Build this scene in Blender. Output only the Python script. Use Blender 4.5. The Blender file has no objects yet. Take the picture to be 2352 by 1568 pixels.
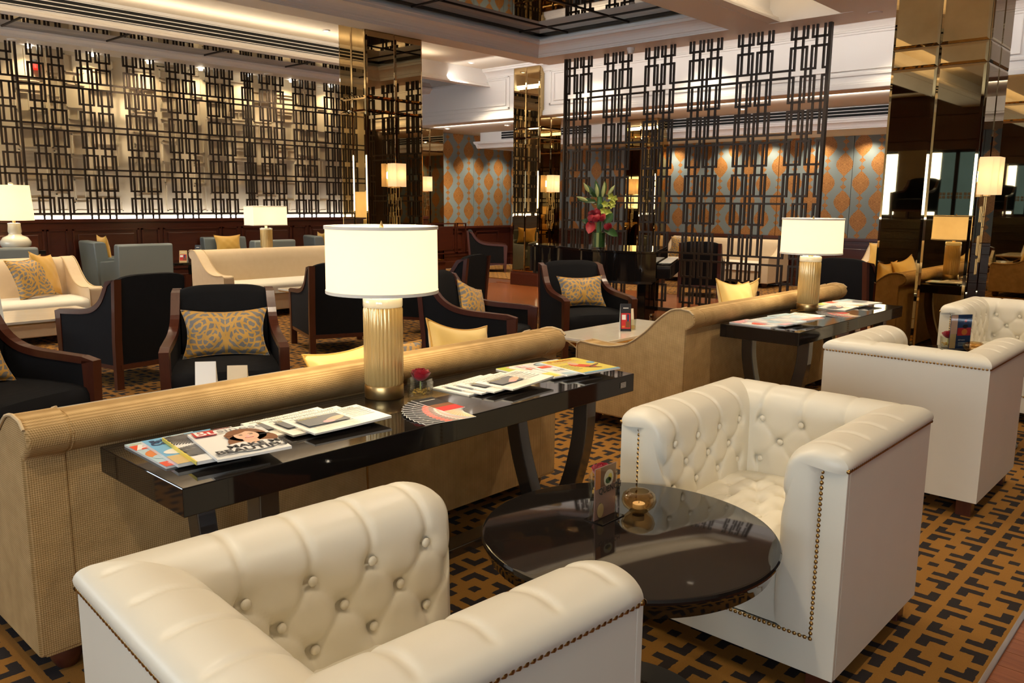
import bpy, bmesh, math, random
import numpy as np
from mathutils import Vector, Matrix
random.seed(7)
PI = math.pi
SC = bpy.context.scene
COL = SC.collection

# ---------------------------------------------------------------- camera, world, exposure
F_PX = 1880.0
YAW, PITCH, ROLL = math.radians(42.5), math.radians(-9.6), math.radians(0.5)
fw = Vector((math.cos(PITCH)*math.cos(YAW), math.cos(PITCH)*math.sin(YAW), math.sin(PITCH)))
r0 = Vector((math.sin(YAW), -math.cos(YAW), 0)); u0 = r0.cross(fw)
rr = r0*math.cos(ROLL) + u0*math.sin(ROLL); uu = -r0*math.sin(ROLL) + u0*math.cos(ROLL)
cam_data = bpy.data.cameras.new('camera')
cam = bpy.data.objects.new('camera', cam_data); COL.objects.link(cam)
cam.matrix_world = Matrix(((rr.x, uu.x, -fw.x, 0), (rr.y, uu.y, -fw.y, 0), (rr.z, uu.z, -fw.z, 1.5), (0, 0, 0, 1)))
cam_data.sensor_width = 36.0; cam_data.lens = 36.0*F_PX/2352.0
cam_data.clip_start = 0.05; cam_data.clip_end = 100
SC.camera = cam
SC.view_settings.view_transform = 'Standard'
SC.view_settings.look = 'None'
SC.view_settings.exposure = 0.38
SC.view_settings.gamma = 1.0
SC.view_settings.use_curve_mapping = False
SC.cycles.max_bounces = 8; SC.cycles.diffuse_bounces = 4; SC.cycles.glossy_bounces = 5
SC.cycles.transmission_bounces = 6; SC.cycles.sample_clamp_indirect = 6.0
SC.cycles.caustics_reflective = False; SC.cycles.caustics_refractive = False
world = bpy.data.worlds.new('world'); SC.world = world; world.use_nodes = True
world.node_tree.nodes['Background'].inputs[0].default_value = (0.80, 0.90, 1.0, 1)
world.node_tree.nodes['Background'].inputs[1].default_value = 9.0

WARM = (1.0, 0.78, 0.52); SOFT = (1.0, 0.83, 0.60); COOL = (0.86, 0.92, 1.0)
def lamp(kind, name, loc, power, color=SOFT, size=0.1, size_y=None, rot=(0, 0, 0), cone=None, blend=0.6, parent=None):
    d = bpy.data.lights.new(name, kind); d.energy = power; d.color = color
    if kind == 'AREA':
        d.shape = 'RECTANGLE'; d.size = size; d.size_y = size_y or size
    else:
        d.shadow_soft_size = size
    if cone: d.spot_size = math.radians(cone); d.spot_blend = blend
    o = bpy.data.objects.new(name, d); COL.objects.link(o); o.location = loc; o.rotation_euler = rot
    if parent: o.parent = parent
    return o
# daylight comes in through the window wall behind the camera: one portal per window
for k in range(4):
    p = lamp('AREA', 'window_portal', (-4.93, -3.2+4.1*k, 2.0), 1.0, (1, 1, 1), 1.5, 3.4, (0, -PI/2, 0))
    p.data.cycles.is_portal = True
# concealed cove strips that wash the ceiling coffers
COVES = [(-1, 8.95, 9.6, 'x', 30), (-1, 10.60, 9.6, 'x', 28), (-1.5, 4.42, 9.4, 'x', 15), (-1.5, 4.02, 9.4, 'x', 12)]
for (x0, y, x1, ax, e) in COVES:
    lamp('AREA', 'cove_strip', ((x0+x1)/2, y, 3.67), e, SOFT, x1-x0, 0.10, (PI, 0, 0))
lamp('AREA', 'added_fascia_fill', (10.36, 6.6, 3.70), 24, (1.0, 0.93, 0.86), 9.5, 0.08, (0, -PI/2-0.25, 0)).rotation_euler = (PI/2, 0.0, -PI/2)  # unseen strip added behind the beam to brighten the fascia
lamp('AREA', 'added_bulkhead_fill', (11.72, 6.0, 2.98), 40, (1.0, 0.94, 0.88), 14.0, 0.06).rotation_euler = (PI/2, 0.0, -PI/2)  # another added fill, out of sight behind the fascia, lifts the bulkhead
DOWN = [(7.31, 10.4, 3.93, 150), (4.7, 10.0, 3.93, 170), (2.0, 10.0, 3.93, 150), (10.6, 10.75, 3.93, 180),
        (0.4, 4.2, 3.93, 80), (2.6, 4.2, 3.93, 95), (5.2, 4.2, 3.93, 110), (7.8, 4.2, 3.93, 130),
        (-0.4, 0.9, 3.93, 85), (2.1, 0.2, 3.93, 60), (4.6, 0.2, 3.93, 85), (7.0, 0.6, 3.93, 100), (9.6, 0.6, 3.93, 110),
        (12.1, 12.98, 3.02, 140), (12.3, 11.44, 3.02, 140), (12.57, 6.51, 3.02, 140), (12.6, 8.9, 3.02, 130), (12.5, 4.2, 3.02, 130),
        (8.9, 4.2, 3.93, 120), (1.0, 8.5, 3.63, 90), (4.0, 8.5, 3.63, 110), (9.0, 8.5, 3.63, 150),
        (0.8, 2.8, 3.63, 55), (3.2, 2.8, 3.63, 60), (5.6, 2.8, 3.63, 65), (10.9, 6.5, 3.93, 60), (10.9, 3.4, 3.93, 60), (10.9, 8.6, 3.93, 60),  # the row close before the fascia is added, unseen, to brighten it
        (5.6, 12.8, 3.63, 90), (8.0, 12.8, 3.63, 90), (3.2, 12.8, 3.63, 90)]
SPOTS = [(4.28+0.85*k, 13.24, 3.6, 0) for k in range(7)]
WSPOT = [(14.72, 8.0), (14.72, 7.1), (14.72, 6.2), (14.72, 5.3), (14.72, 9.2)]

# ---------------------------------------------------------------- geometry helpers
class G:
    def __init__(s): s.v = []; s.f = []; s.m = []
    def add(s, vs, fs, mat=0):
        b = len(s.v); s.v += [tuple(p) for p in vs]; s.f += [tuple(i+b for i in f) for f in fs]; s.m += [mat]*len(fs); return s
    def box(s, x0, x1, y0, y1, z0, z1, mat=0):
        return s.add([(x0,y0,z0),(x1,y0,z0),(x1,y1,z0),(x0,y1,z0),(x0,y0,z1),(x1,y0,z1),(x1,y1,z1),(x0,y1,z1)],
                     [(0,3,2,1),(4,5,6,7),(0,1,5,4),(1,2,6,5),(2,3,7,6),(3,0,4,7)], mat)
    def prism(s, poly, ax, a, b, mat=0):
        n = len(poly)
        mk = {'x': lambda p, t: (t, p[0], p[1]), 'y': lambda p, t: (p[0], t, p[1]), 'z': lambda p, t: (p[0], p[1], t)}[ax]
        vs = [mk(p, a) for p in poly]+[mk(p, b) for p in poly]
        return s.add(vs, [tuple(range(n))[::-1], tuple(range(n, 2*n))]+[(i, (i+1) % n, n+(i+1) % n, n+i) for i in range(n)], mat)
    def grid(s, P, wrap_u=False, wrap_v=False, mat=0):
        nu, nv = len(P), len(P[0]); vs = [p for row in P for p in row]; fs = []
        for i in range(nu if wrap_u else nu-1):
            for j in range(nv if wrap_v else nv-1):
                a = i*nv+j; b = ((i+1) % nu)*nv+j; c = ((i+1) % nu)*nv+(j+1) % nv; d = i*nv+(j+1) % nv
                fs.append((a, b, c, d))
        return s.add(vs, fs, mat)
    def lathe(s, prof, n=32, c=(0, 0, 0), mat=0, fl=None, cap=True):
        P = []
        for k, (r, z) in enumerate(prof):
            row = []
            for i in range(n):
                t = 2*PI*i/n; q = r*(fl(t, k) if fl else 1); row.append((c[0]+q*math.cos(t), c[1]+q*math.sin(t), c[2]+z))
            P.append(row)
        b = len(s.v); s.grid(P, wrap_v=True, mat=mat)
        if cap:
            s.f.append(tuple(b+i for i in range(n))[::-1]); s.m.append(mat)
            s.f.append(tuple(b+(len(prof)-1)*n+i for i in range(n))); s.m.append(mat)
        return s
    def tube(s, pts, r, n=8, closed=False, mat=0):
        pts = [Vector(p) for p in pts]; L = len(pts); P = []
        up = Vector((0, 0, 1))
        for i, p in enumerate(pts):
            a = pts[(i-1) % L] if (closed or i > 0) else p
            b = pts[(i+1) % L] if (closed or i < L-1) else p
            t = (b-a).normalized()
            if abs(t.dot(up)) > 0.95: q = Vector((1, 0, 0))
            else: q = up
            x = t.cross(q).normalized(); y = x.cross(t)
            rad = r[i] if isinstance(r, (list, tuple)) else r
            P.append([p+x*rad*math.cos(2*PI*k/n)+y*rad*math.sin(2*PI*k/n) for k in range(n)])
        base = len(s.v); s.grid(P, wrap_u=closed, wrap_v=True, mat=mat)
        if not closed:
            s.f.append(tuple(base+i for i in range(n))); s.m.append(mat)
            s.f.append(tuple(base+(L-1)*n+i for i in range(n))[::-1]); s.m.append(mat)
        return s
    def band(s, path, t, x0, x1, mat=0, closed=False):
        # rectangular bar swept along a path in the (y, z) plane, thickness t, from x0 to x1
        L = len(path); P = []
        for i, (y, z) in enumerate(path):
            a = path[(i-1) % L] if (closed or i > 0) else path[i]; b = path[(i+1) % L] if (closed or i < L-1) else path[i]
            d = Vector((b[0]-a[0], b[1]-a[1])); d.normalize(); nx, nz = -d.y, d.x; k = t/2
            if 0 < i < L-1 or closed:
                d1 = Vector((path[i][0]-a[0], path[i][1]-a[1])).normalized(); k = t/2/max(0.5, d1.dot(d))
            P.append([(x0, y+nx*k, z+nz*k), (x1, y+nx*k, z+nz*k), (x1, y-nx*k, z-nz*k), (x0, y-nx*k, z-nz*k)])
        base = len(s.v); s.grid(P, wrap_u=closed, wrap_v=True, mat=mat)
        if not closed:
            s.f += [(base, base+1, base+2, base+3), tuple(base+(L-1)*4+i for i in (3, 2, 1, 0))]; s.m += [mat]*2
        return s
    def sphere(s, c, r, n=12, m=8, sz=1.0, mat=0):
        prof = [(max(1e-4, r*math.sin(PI*k/m)), -r*sz*math.cos(PI*k/m)) for k in range(m+1)]
        return s.lathe(prof, n, c, mat)
    def mesh(s, name, mats, smooth=None):
        me = bpy.data.meshes.new(name); me.from_pydata(s.v, [], s.f)
        for m in (mats if isinstance(mats, (list, tuple)) else [mats]): me.materials.append(m)
        if max(s.m, default=0) > 0: me.polygons.foreach_set('material_index', s.m)
        bm = bmesh.new(); bm.from_mesh(me); bmesh.ops.recalc_face_normals(bm, faces=bm.faces); bm.to_mesh(me); bm.free()
        if smooth is not None:
            me.shade_smooth(); me.set_sharp_from_angle(angle=math.radians(smooth))
        return me
    def build(s, name, mats, parent=None, smooth=None, bevel=0, seg=2, loc=None, rot=None):
        return link(name, s.mesh(name, mats, smooth), parent, bevel, seg, loc, rot)

def link(name, me, parent=None, bevel=0, seg=2, loc=None, rot=None):
    o = bpy.data.objects.new(name, me); COL.objects.link(o)
    if parent: o.parent = parent
    if loc: o.location = loc
    if rot: o.rotation_euler = rot
    if bevel:
        b = o.modifiers.new('bevel', 'BEVEL'); b.width = bevel; b.segments = seg; b.limit_method = 'ANGLE'; b.angle_limit = math.radians(35)
    return o
def thing(name, label, cat, loc=(0, 0, 0), rz=0, group=None):
    o = bpy.data.objects.new(name, None); COL.objects.link(o); o.empty_display_size = 0.1
    o.location = loc; o.rotation_euler = (0, 0, rz); return tag(o, label, cat, group)
def tag(o, label, cat, group=None, kind=None):
    o['label'] = label; o['category'] = cat
    if group: o['group'] = group
    if kind: o['kind'] = kind
    return o
def struct(o, label=None):
    o['kind'] = 'structure'
    if label: o['label'] = label
    return o
def copy_tree(root, label=None, loc=None, rz=None, group=None):
    def rec(o, par):
        c = o.copy(); COL.objects.link(c)
        if par: c.parent = par
        for ch in o.children: rec(ch, c)
        return c
    kids = list(root.children); c = root.copy(); COL.objects.link(c)
    for ch in kids: rec(ch, c)
    if loc is not None: c.location = loc
    if rz is not None: c.rotation_euler = (0, 0, rz)
    if label: c['label'] = label
    if group: c['group'] = group
    return c
def spline(pts, n):
    # Catmull-Rom through pts, resampled evenly by length
    p = np.array(pts, float); q = np.vstack([2*p[0]-p[1], p, 2*p[-1]-p[-2]]); out = []
    for i in range(1, len(q)-2):
        for t in np.linspace(0, 1, 16, endpoint=False):
            a, b, c, d = q[i-1], q[i], q[i+1], q[i+2]
            out.append(0.5*((2*b)+(-a+c)*t+(2*a-5*b+4*c-d)*t*t+(-a+3*b-3*c+d)*t**3))
    out.append(p[-1]); out = np.array(out)
    s = np.concatenate([[0], np.cumsum(np.linalg.norm(np.diff(out, axis=0), axis=1))])
    t = np.linspace(0, s[-1], n)
    return np.stack([np.interp(t, s, out[:, k]) for k in range(out.shape[1])], 1)
def face_rz(dx, dy): return math.atan2(-dx, dy)      # local +y turned to (dx, dy)

# ---------------------------------------------------------------- materials
class NT:
    def __init__(s, name, col=(0.5, 0.5, 0.5), rough=0.5, metal=0.0, **kw):
        s.mat = bpy.data.materials.new(name); s.mat.use_nodes = True; s.nt = s.mat.node_tree
        s.b = s.nt.nodes['Principled BSDF']; s.set('Base Color', (*col, 1)); s.set('Roughness', rough); s.set('Metallic', metal)
        for k, v in kw.items(): s.set(k.replace('_', ' '), v)
    def set(s, key, v):
        i = s.b.inputs[key]
        if hasattr(v, 'is_output'): s.nt.links.new(v, i)
        else: i.default_value = v
    def n(s, t): return s.nt.nodes.new(t)
    def put(s, i, v):
        if hasattr(v, 'is_output'): s.nt.links.new(v, i)
        else: i.default_value = v
    def M(s, op, *a):
        n = s.n('ShaderNodeMath'); n.operation = op
        for i, v in enumerate(a): s.put(n.inputs[i], v)
        return n.outputs[0]
    def mix(s, f, a, b):
        n = s.n('ShaderNodeMix'); n.data_type = 'RGBA'; s.put(n.inputs[0], f)
        s.put(n.inputs[6], a if hasattr(a, 'is_output') else (*a, 1)); s.put(n.inputs[7], b if hasattr(b, 'is_output') else (*b, 1)); return n.outputs[2]
    def pos(s): return s.n('ShaderNodeNewGeometry').outputs['Position']
    def obj(s): return s.n('ShaderNodeTexCoord').outputs['Object']
    def xyz(s, v):
        n = s.n('ShaderNodeSeparateXYZ'); s.put(n.inputs[0], v); return n.outputs[0], n.outputs[1], n.outputs[2]
    def vec(s, x, y, z):
        n = s.n('ShaderNodeCombineXYZ')
        for i, v in enumerate((x, y, z)): s.put(n.inputs[i], v)
        return n.outputs[0]
    def noise(s, v, scale, detail=2, rough=0.5, dist=0):
        n = s.n('ShaderNodeTexNoise'); s.put(n.inputs['Vector'], v); n.inputs['Scale'].default_value = scale
        n.inputs['Detail'].default_value = detail; n.inputs['Roughness'].default_value = rough; n.inputs['Distortion'].default_value = dist; return n.outputs['Fac']
    def bump(s, h, strength=0.3, dist=0.002):
        n = s.n('ShaderNodeBump'); s.put(n.inputs['Height'], h); n.inputs['Strength'].default_value = strength; n.inputs['Distance'].default_value = dist
        s.set('Normal', n.outputs[0])
    def rnd(s): return s.n('ShaderNodeObjectInfo').outputs['Random']
def plain(name, col, rough=0.5, metal=0.0, **kw): return NT(name, col, rough, metal, **kw).mat
def glow(name, col, strength, base=(0.8, 0.8, 0.8)):
    t = NT(name, base, 0.6); t.set('Emission Color', (*col, 1)); t.set('Emission Strength', strength); return t.mat
def weave(name, c1, c2, scale, rough=0.85, strength=0.5):
    t = NT(name, c1, rough); p = t.obj(); x, y, z = t.xyz(p)
    a = t.M('SINE', t.M('MULTIPLY', t.M('ADD', x, t.M('ADD', y, z)), scale)); b = t.M('SINE', t.M('MULTIPLY', t.M('SUBTRACT', t.M('ADD', x, y), z), scale))
    h = t.M('ADD', t.M('MULTIPLY', t.M('MULTIPLY', a, b), 0.5), 0.5); nz = t.noise(p, 14, 3)
    t.set('Base Color', t.mix(t.M('MULTIPLY', h, t.M('ADD', nz, 0.35)), c1, c2)); t.bump(h, strength, 0.0015); t.set('Specular IOR Level', 0.25); return t.mat
def leather(name, col, rough=0.36, sc=220):
    t = NT(name, col, rough); p = t.obj(); a = t.noise(p, sc, 2); b = t.noise(p, 5, 3)
    t.set('Base Color', t.mix(t.M('MULTIPLY', b, 0.35), col, tuple(c*0.86 for c in col))); t.bump(a, 0.05, 0.0006); t.set('Roughness', t.M('ADD', t.M('MULTIPLY', b, 0.12), rough-0.06)); return t.mat
def wood(name, col, dark, rough=0.3, axis=1, scale=6, coat=0.2):
    t = NT(name, col, rough); p = t.obj(); x, y, z = t.xyz(p); k = [9.0]*3; k[axis] = 0.8
    v = t.vec(t.M('MULTIPLY', x, k[0]), t.M('MULTIPLY', y, k[1]), t.M('ADD', t.M('MULTIPLY', z, k[2]), t.M('MULTIPLY', t.rnd(), 40)))
    g = t.noise(v, scale, 5, 0.6, 0.6)
    c = t.mix(g, dark, col); t.set('Base Color', t.mix(t.M('MULTIPLY', t.rnd(), 0.45), c, dark)); t.set('Coat Weight', coat); t.set('Coat Roughness', 0.15); t.bump(g, 0.06, 0.0006); return t.mat

WHITE_L = leather('cream_leather', (0.80, 0.74, 0.60), 0.38)
GREY_L = leather('slate_leather', (0.15, 0.175, 0.175), 0.42)
SOFA_B = weave('tan_weave', (0.26, 0.150, 0.045), (0.72, 0.49, 0.23), 460)
SOFA_V = weave('beige_velvet', (0.62, 0.47, 0.29), (0.74, 0.60, 0.42), 900, 0.9, 0.15)
SOFA_S = plain('ivory_velvet', (0.80, 0.74, 0.60), 0.8, Sheen_Weight=0.2)
PIPING = plain('cream_piping', (0.58, 0.43, 0.24), 0.7)
BLACK_F = weave('black_cloth', (0.003, 0.003, 0.004), (0.008, 0.008, 0.010), 700, 0.9, 0.2)
CHAIRW = wood('chair_wood', (0.115, 0.032, 0.016), (0.05, 0.013, 0.007), 0.28, 2, 4)
MAHOG = wood('mahogany', (0.105, 0.024, 0.010), (0.045, 0.010, 0.005), 0.30, 0, 3)
PLANKM = wood('plank_wood', (0.46, 0.140, 0.032), (0.15, 0.036, 0.008), 0.26, 1, 5, 0.35)
LACQ = plain('black_lacquer', (0.010, 0.008, 0.007), 0.05, 0.0, Specular_IOR_Level=0.5)
LACQ_E = plain('lacquer_edge', (0.035, 0.028, 0.022), 0.18, 0.0, Coat_Weight=1.0, Coat_Roughness=0.10)
BRASS = plain('brass', (0.78, 0.53, 0.22), 0.34, 1.0)
BRASS_D = plain('aged_brass', (0.45, 0.27, 0.09), 0.32, 1.0)
CHROME = plain('steel_trim', (0.6, 0.58, 0.55), 0.2, 1.0)
def mirror_mat():
    t = NT('bronze_mirror', (0.52, 0.37, 0.17), 0.015, 1.0); n = t.noise(t.pos(), 2.3, 4, 0.6)
    t.set('Base Color', t.mix(n, (0.36, 0.25, 0.11), (0.64, 0.48, 0.25))); return t.mat
MIRROR = mirror_mat()
MIRROR_C = plain('smoked_mirror', (0.20, 0.16, 0.11), 0.02, 1.0)
PLASTER = plain('white_plaster', (0.88, 0.85, 0.81), 0.55)
CEILM = plain('ceiling_paint', (0.84, 0.76, 0.63), 0.7)
BRONZE_B = plain('bronze_bar', (0.036, 0.024, 0.016), 0.45, Specular_IOR_Level=0.25)
SLOT = plain('slot_black', (0.006, 0.006, 0.006), 0.8)
MARBLE = None
def marble():
    t = NT('cream_marble', (0.8, 0.75, 0.64), 0.12); p = t.obj(); a = t.noise(p, 3.0, 6, 0.62, 1.2)
    t.set('Base Color', t.mix(a, (0.84, 0.80, 0.70), (0.68, 0.60, 0.47))); t.set('Coat Weight', 0.4); return t.mat
MARBLE = marble()
def carpet():
    t = NT('patterned_carpet', (0.4, 0.2, 0.03), 0.95); p = t.pos(); wob = t.noise(p, 60, 2)
    x, y, z = t.xyz(p)
    def cell(c, ph): return t.M('MULTIPLY', t.M('ABSOLUTE', t.M('SUBTRACT', t.M('FRACT', t.M('ADD', t.M('DIVIDE', t.M('ADD', c, t.M('MULTIPLY', t.M('SUBTRACT', wob, 0.5), 0.008)), 0.25), ph)), 0.5)), 0.25)
    a = cell(x, 0.0); b = cell(y, -0.04); mx = t.M('MAXIMUM', a, b); mn = t.M('MINIMUM', a, b)
    dot = t.M('LESS_THAN', mx, 0.020)
    ell = t.M('MULTIPLY', t.M('MULTIPLY', t.M('GREATER_THAN', mx, 0.070), t.M('LESS_THAN', mx, 0.106)), t.M('GREATER_THAN', mn, 0.022))
    d = t.M('MAXIMUM', dot, ell); f = t.noise(p, 420, 2, 0.7); g = t.noise(p, 3, 2)
    gold = t.mix(t.M('ADD', t.M('MULTIPLY', f, 0.75), t.M('MULTIPLY', g, 0.2)), (0.17, 0.068, 0.006), (0.40, 0.180, 0.016)); dark = t.mix(f, (0.006, 0.003, 0.002), (0.018, 0.008, 0.006))
    t.set('Base Color', t.mix(d, gold, dark)); t.bump(f, 0.5, 0.004); return t.mat
CARPET = carpet()
def wallpaper(name, axis, pitch, vpitch, ph, zph, base=(0.20, 0.245, 0.25)):
    t = NT(name, base, 0.5); p = t.pos(); X = t.xyz(p); u = X[axis]; z = X[2]
    col = t.M('DIVIDE', t.M('SUBTRACT', u, ph), pitch); ci = t.M('ROUND', col); du = t.M('ABSOLUTE', t.M('SUBTRACT', col, ci))   # 0..0.5
    odd = t.M('MULTIPLY', t.M('ABSOLUTE', t.M('MODULO', ci, 2.0)), 0.5)
    zz = t.M('SUBTRACT', t.M('DIVIDE', t.M('SUBTRACT', z, zph), vpitch), odd); dz = t.M('SUBTRACT', zz, t.M('ROUND', zz)); az = t.M('ABSOLUTE', dz)
    w = t.M('MULTIPLY', t.M('COSINE', t.M('MULTIPLY', az, PI*1.55)), 0.49)                       # fat medallion
    w2 = t.M('MULTIPLY', t.M('SUBTRACT', 1.0, t.M('MULTIPLY', t.M('ABSOLUTE', t.M('SUBTRACT', az, 0.40)), 13.0)), 0.19)   # little tail drop
    edge = t.M('MULTIPLY', t.M('SUBTRACT', t.noise(p, 42, 2), 0.5), 0.10)
    wm = t.M('ADD', t.M('MAXIMUM', t.M('MAXIMUM', w, w2), 0.022), edge)
    on = t.M('LESS_THAN', du, wm)
    lace = t.noise(t.vec(t.M('MULTIPLY', du, 22.0), t.M('MULTIPLY', az, 44.0), 0.0), 1.6, 2, 0.6, 0.8)
    lc = t.M('GREATER_THAN', lace, 0.5)
    orange = t.mix(lc, (0.52, 0.25, 0.07), (0.26, 0.105, 0.028)); t.set('Base Color', t.mix(on, base, orange))
    t.set('Metallic', t.M('MULTIPLY', on, 0.25)); t.set('Roughness', t.M('SUBTRACT', 0.55, t.M('MULTIPLY', on, 0.12))); return t.mat
WP_L = wallpaper('medallion_paper_left', 0, 0.331, 0.68, 12.9, 1.994)
WP_R = wallpaper('medallion_paper_right', 1, 0.305, 0.66, 5.42, 1.90)
def damask():
    t = NT('damask_cloth', (0.3, 0.3, 0.3), 0.55); p = t.obj(); x, y, z = t.xyz(p); ax = t.M('ABSOLUTE', x)
    v = t.vec(ax, t.M('MULTIPLY', y, 1.0), 0.0); q = t.noise(v, 11, 1, 0.5, 1.8)
    def ring(cx, cy, k):
        r = t.M('SQRT', t.M('ADD', t.M('POWER', t.M('SUBTRACT', ax, cx), 2.0), t.M('POWER', t.M('SUBTRACT', y, cy), 2.0))); return t.M('SINE', t.M('ADD', t.M('MULTIPLY', r, k), t.M('MULTIPLY', q, 7.0)))
    s = t.M('MAXIMUM', ring(0.08, -0.05, 150), ring(0.17, 0.05, 170)); on = t.M('GREATER_THAN', s, 0.52)
    stem = t.M('LESS_THAN', t.M('ABSOLUTE', t.M('SUBTRACT', ax, t.M('MULTIPLY', t.M('POWER', t.M('ADD', y, 0.15), 2.0), 1.2))), 0.009)
    t.set('Base Color', t.mix(t.M('MAXIMUM', on, stem), (0.20, 0.19, 0.18), (0.60, 0.33, 0.06))); t.set('Sheen Weight', 0.2); return t.mat
DAMASK = damask()
YELLOW = plain('mustard_silk', (0.72, 0.42, 0.075), 0.5, Sheen_Weight=0.3)
YELLOW_P = plain('pale_gold_silk', (0.86, 0.62, 0.20), 0.45, Sheen_Weight=0.3)
PAPER = plain('paper_white', (0.82, 0.78, 0.70), 0.6)
PAPERG = plain('glossy_white', (0.85, 0.84, 0.80), 0.25)
INK = plain('ink_black', (0.02, 0.02, 0.025), 0.4)
INKG = plain('ink_grey', (0.16, 0.16, 0.17), 0.5)
RED = plain('print_red', (0.55, 0.03, 0.03), 0.35); REDO = plain('print_scarlet', (0.75, 0.09, 0.03), 0.35)
BLUE = plain('print_sky_blue', (0.17, 0.45, 0.72), 0.3); NAVY = plain('print_navy', (0.02, 0.05, 0.13), 0.3)
YEL = plain('print_yellow', (0.82, 0.66, 0.10), 0.3); LIME = plain('print_lime', (0.55, 0.62, 0.10), 0.3)
SKIN = plain('print_skin', (0.72, 0.45, 0.31), 0.4); HAIR = plain('print_hair', (0.20, 0.075, 0.025), 0.4)
PINK = plain('print_pink', (0.78, 0.40, 0.42), 0.35); SAND = plain('print_sand', (0.65, 0.47, 0.22), 0.35); CARDC = plain('card_cream', (0.78, 0.68, 0.50), 0.5)
ORANGE = plain('print_orange', (0.70, 0.22, 0.04), 0.35); TEAL = plain('print_pale_blue', (0.45, 0.60, 0.66), 0.3)
def thin_glass(name, tint, k=1.0):
    m = bpy.data.materials.new(name); m.use_nodes = True; nt = m.node_tree; nt.nodes.clear(); o = nt.nodes.new('ShaderNodeOutputMaterial')
    tr = nt.nodes.new('ShaderNodeBsdfTransparent'); gl = nt.nodes.new('ShaderNodeBsdfGlossy'); fr = nt.nodes.new('ShaderNodeLayerWeight'); mx = nt.nodes.new('ShaderNodeMixShader'); ml = nt.nodes.new('ShaderNodeMath'); ml.operation = 'MULTIPLY'
    tr.inputs[0].default_value = (*tint, 1); gl.inputs['Roughness'].default_value = 0.03; fr.inputs[0].default_value = 0.25; ml.inputs[1].default_value = 0.45*k
    nt.links.new(fr.outputs['Facing'], ml.inputs[0]); nt.links.new(ml.outputs[0], mx.inputs[0]); nt.links.new(tr.outputs[0], mx.inputs[1]); nt.links.new(gl.outputs[0], mx.inputs[2]); nt.links.new(mx.outputs[0], o.inputs[0]); return m
GLASS = thin_glass('clear_glass', (0.93, 0.94, 0.91)); ACRYL = thin_glass('acrylic', (0.97, 0.97, 0.95), 0.5); AMBERG = thin_glass('amber_glass', (0.98, 0.84, 0.62), 1.2)
ROSE = plain('rose_petal', (0.42, 0.006, 0.018), 0.5, Sheen_Weight=0.3); LEAF = plain('leaf_green', (0.035, 0.10, 0.02), 0.4)
BUDG = plain('lily_bud', (0.52, 0.58, 0.22), 0.5); ORCH = plain('orchid_green', (0.50, 0.55, 0.08), 0.5); STEM = plain('stem_green', (0.10, 0.22, 0.05), 0.4)
POTP = plain('dried_petals', (0.62, 0.38, 0.08), 0.7)
LEDM = glow('led_strip', (0.93, 0.95, 1.0), 9.0); LENS = glow('lens_glow', (1.0, 0.90, 0.72), 14.0)
PANELM = plain('relief_panel_paint', (0.74, 0.62, 0.43), 0.42)
def shade_mat(name, e, col=(1.0, 0.87, 0.58)):
    m = bpy.data.materials.new(name); m.use_nodes = True; nt = m.node_tree; nt.nodes.clear()
    o = nt.nodes.new('ShaderNodeOutputMaterial'); d = nt.nodes.new('ShaderNodeBsdfDiffuse'); tr = nt.nodes.new('ShaderNodeBsdfTranslucent'); em = nt.nodes.new('ShaderNodeEmission')
    d.inputs[0].default_value = (0.85, 0.78, 0.62, 1); tr.inputs[0].default_value = (0.90, 0.78, 0.55, 1); em.inputs[0].default_value = (*col, 1); em.inputs[1].default_value = e
    mx = nt.nodes.new('ShaderNodeMixShader'); mx.inputs[0].default_value = 0.5; ad = nt.nodes.new('ShaderNodeAddShader')
    nt.links.new(d.outputs[0], mx.inputs[1]); nt.links.new(tr.outputs[0], mx.inputs[2]); nt.links.new(mx.outputs[0], ad.inputs[0]); nt.links.new(em.outputs[0], ad.inputs[1]); nt.links.new(ad.outputs[0], o.inputs[0]); return m
SHADE = shade_mat('lamp_shade_linen', 0.40, (1.0, 0.88, 0.62)); STONE = None
SHADE_S = shade_mat('sconce_shade_linen', 0.22, (1.0, 0.66, 0.40)); SHADE_L = shade_mat('dim_shade_linen', 0.42, (1.0, 0.84, 0.55))
AMBER = plain('fluted_gold_glass', (0.78, 0.53, 0.20), 0.22, 0.25, Coat_Weight=0.6, Coat_Roughness=0.06)
CERAM = plain('ivory_ceramic', (0.78, 0.73, 0.58), 0.12, Coat_Weight=0.6)
# ---------------------------------------------------------------- the setting
FLOORB = wood('floor_base_wood', (0.20, 0.062, 0.02), (0.09, 0.026, 0.009), 0.4, 1, 5)
floor = struct(G().box(-5, 15.4, -5, 14.0, -0.1, -0.012).build('floor', FLOORB), 'reddish wood floor of narrow planks between the carpets')
pw = 0.115
pl = G().box(-pw/2+0.0012, pw/2-0.0012, -0.899, 0.899, -0.012, 0).mesh('plank', PLANKM)
pl_long = G().box(-pw/2+0.0012, pw/2-0.0012, -1.3, 1.3, -0.012, 0).mesh('plank', PLANKM)
i = 0
x = 2.2
while x < 8.2:
    link('plank', pl_long, floor, loc=(x, -0.80, 0)); x += pw
x = 8.2+pw/2
while x < 12.0:
    y = 2.9-0.6*random.random()
    while y < 11.0:
        link('plank', pl, floor, loc=(x, y, 0)); y += 1.8
    x += pw
rug = G().box(-4.9, 8.2, 0.515, 13.07, -0.012, 0.004).build('carpet', CARPET); tag(rug, 'gold carpet with dark brown bracket pattern under the front seating', 'carpet')
rug2 = G().box(12.0, 14.93, -3, 13.78, -0.012, 0.004).build('carpet', CARPET); tag(rug2, 'gold and brown patterned carpet beyond the wood walkway behind the lattice screen', 'carpet')
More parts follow.
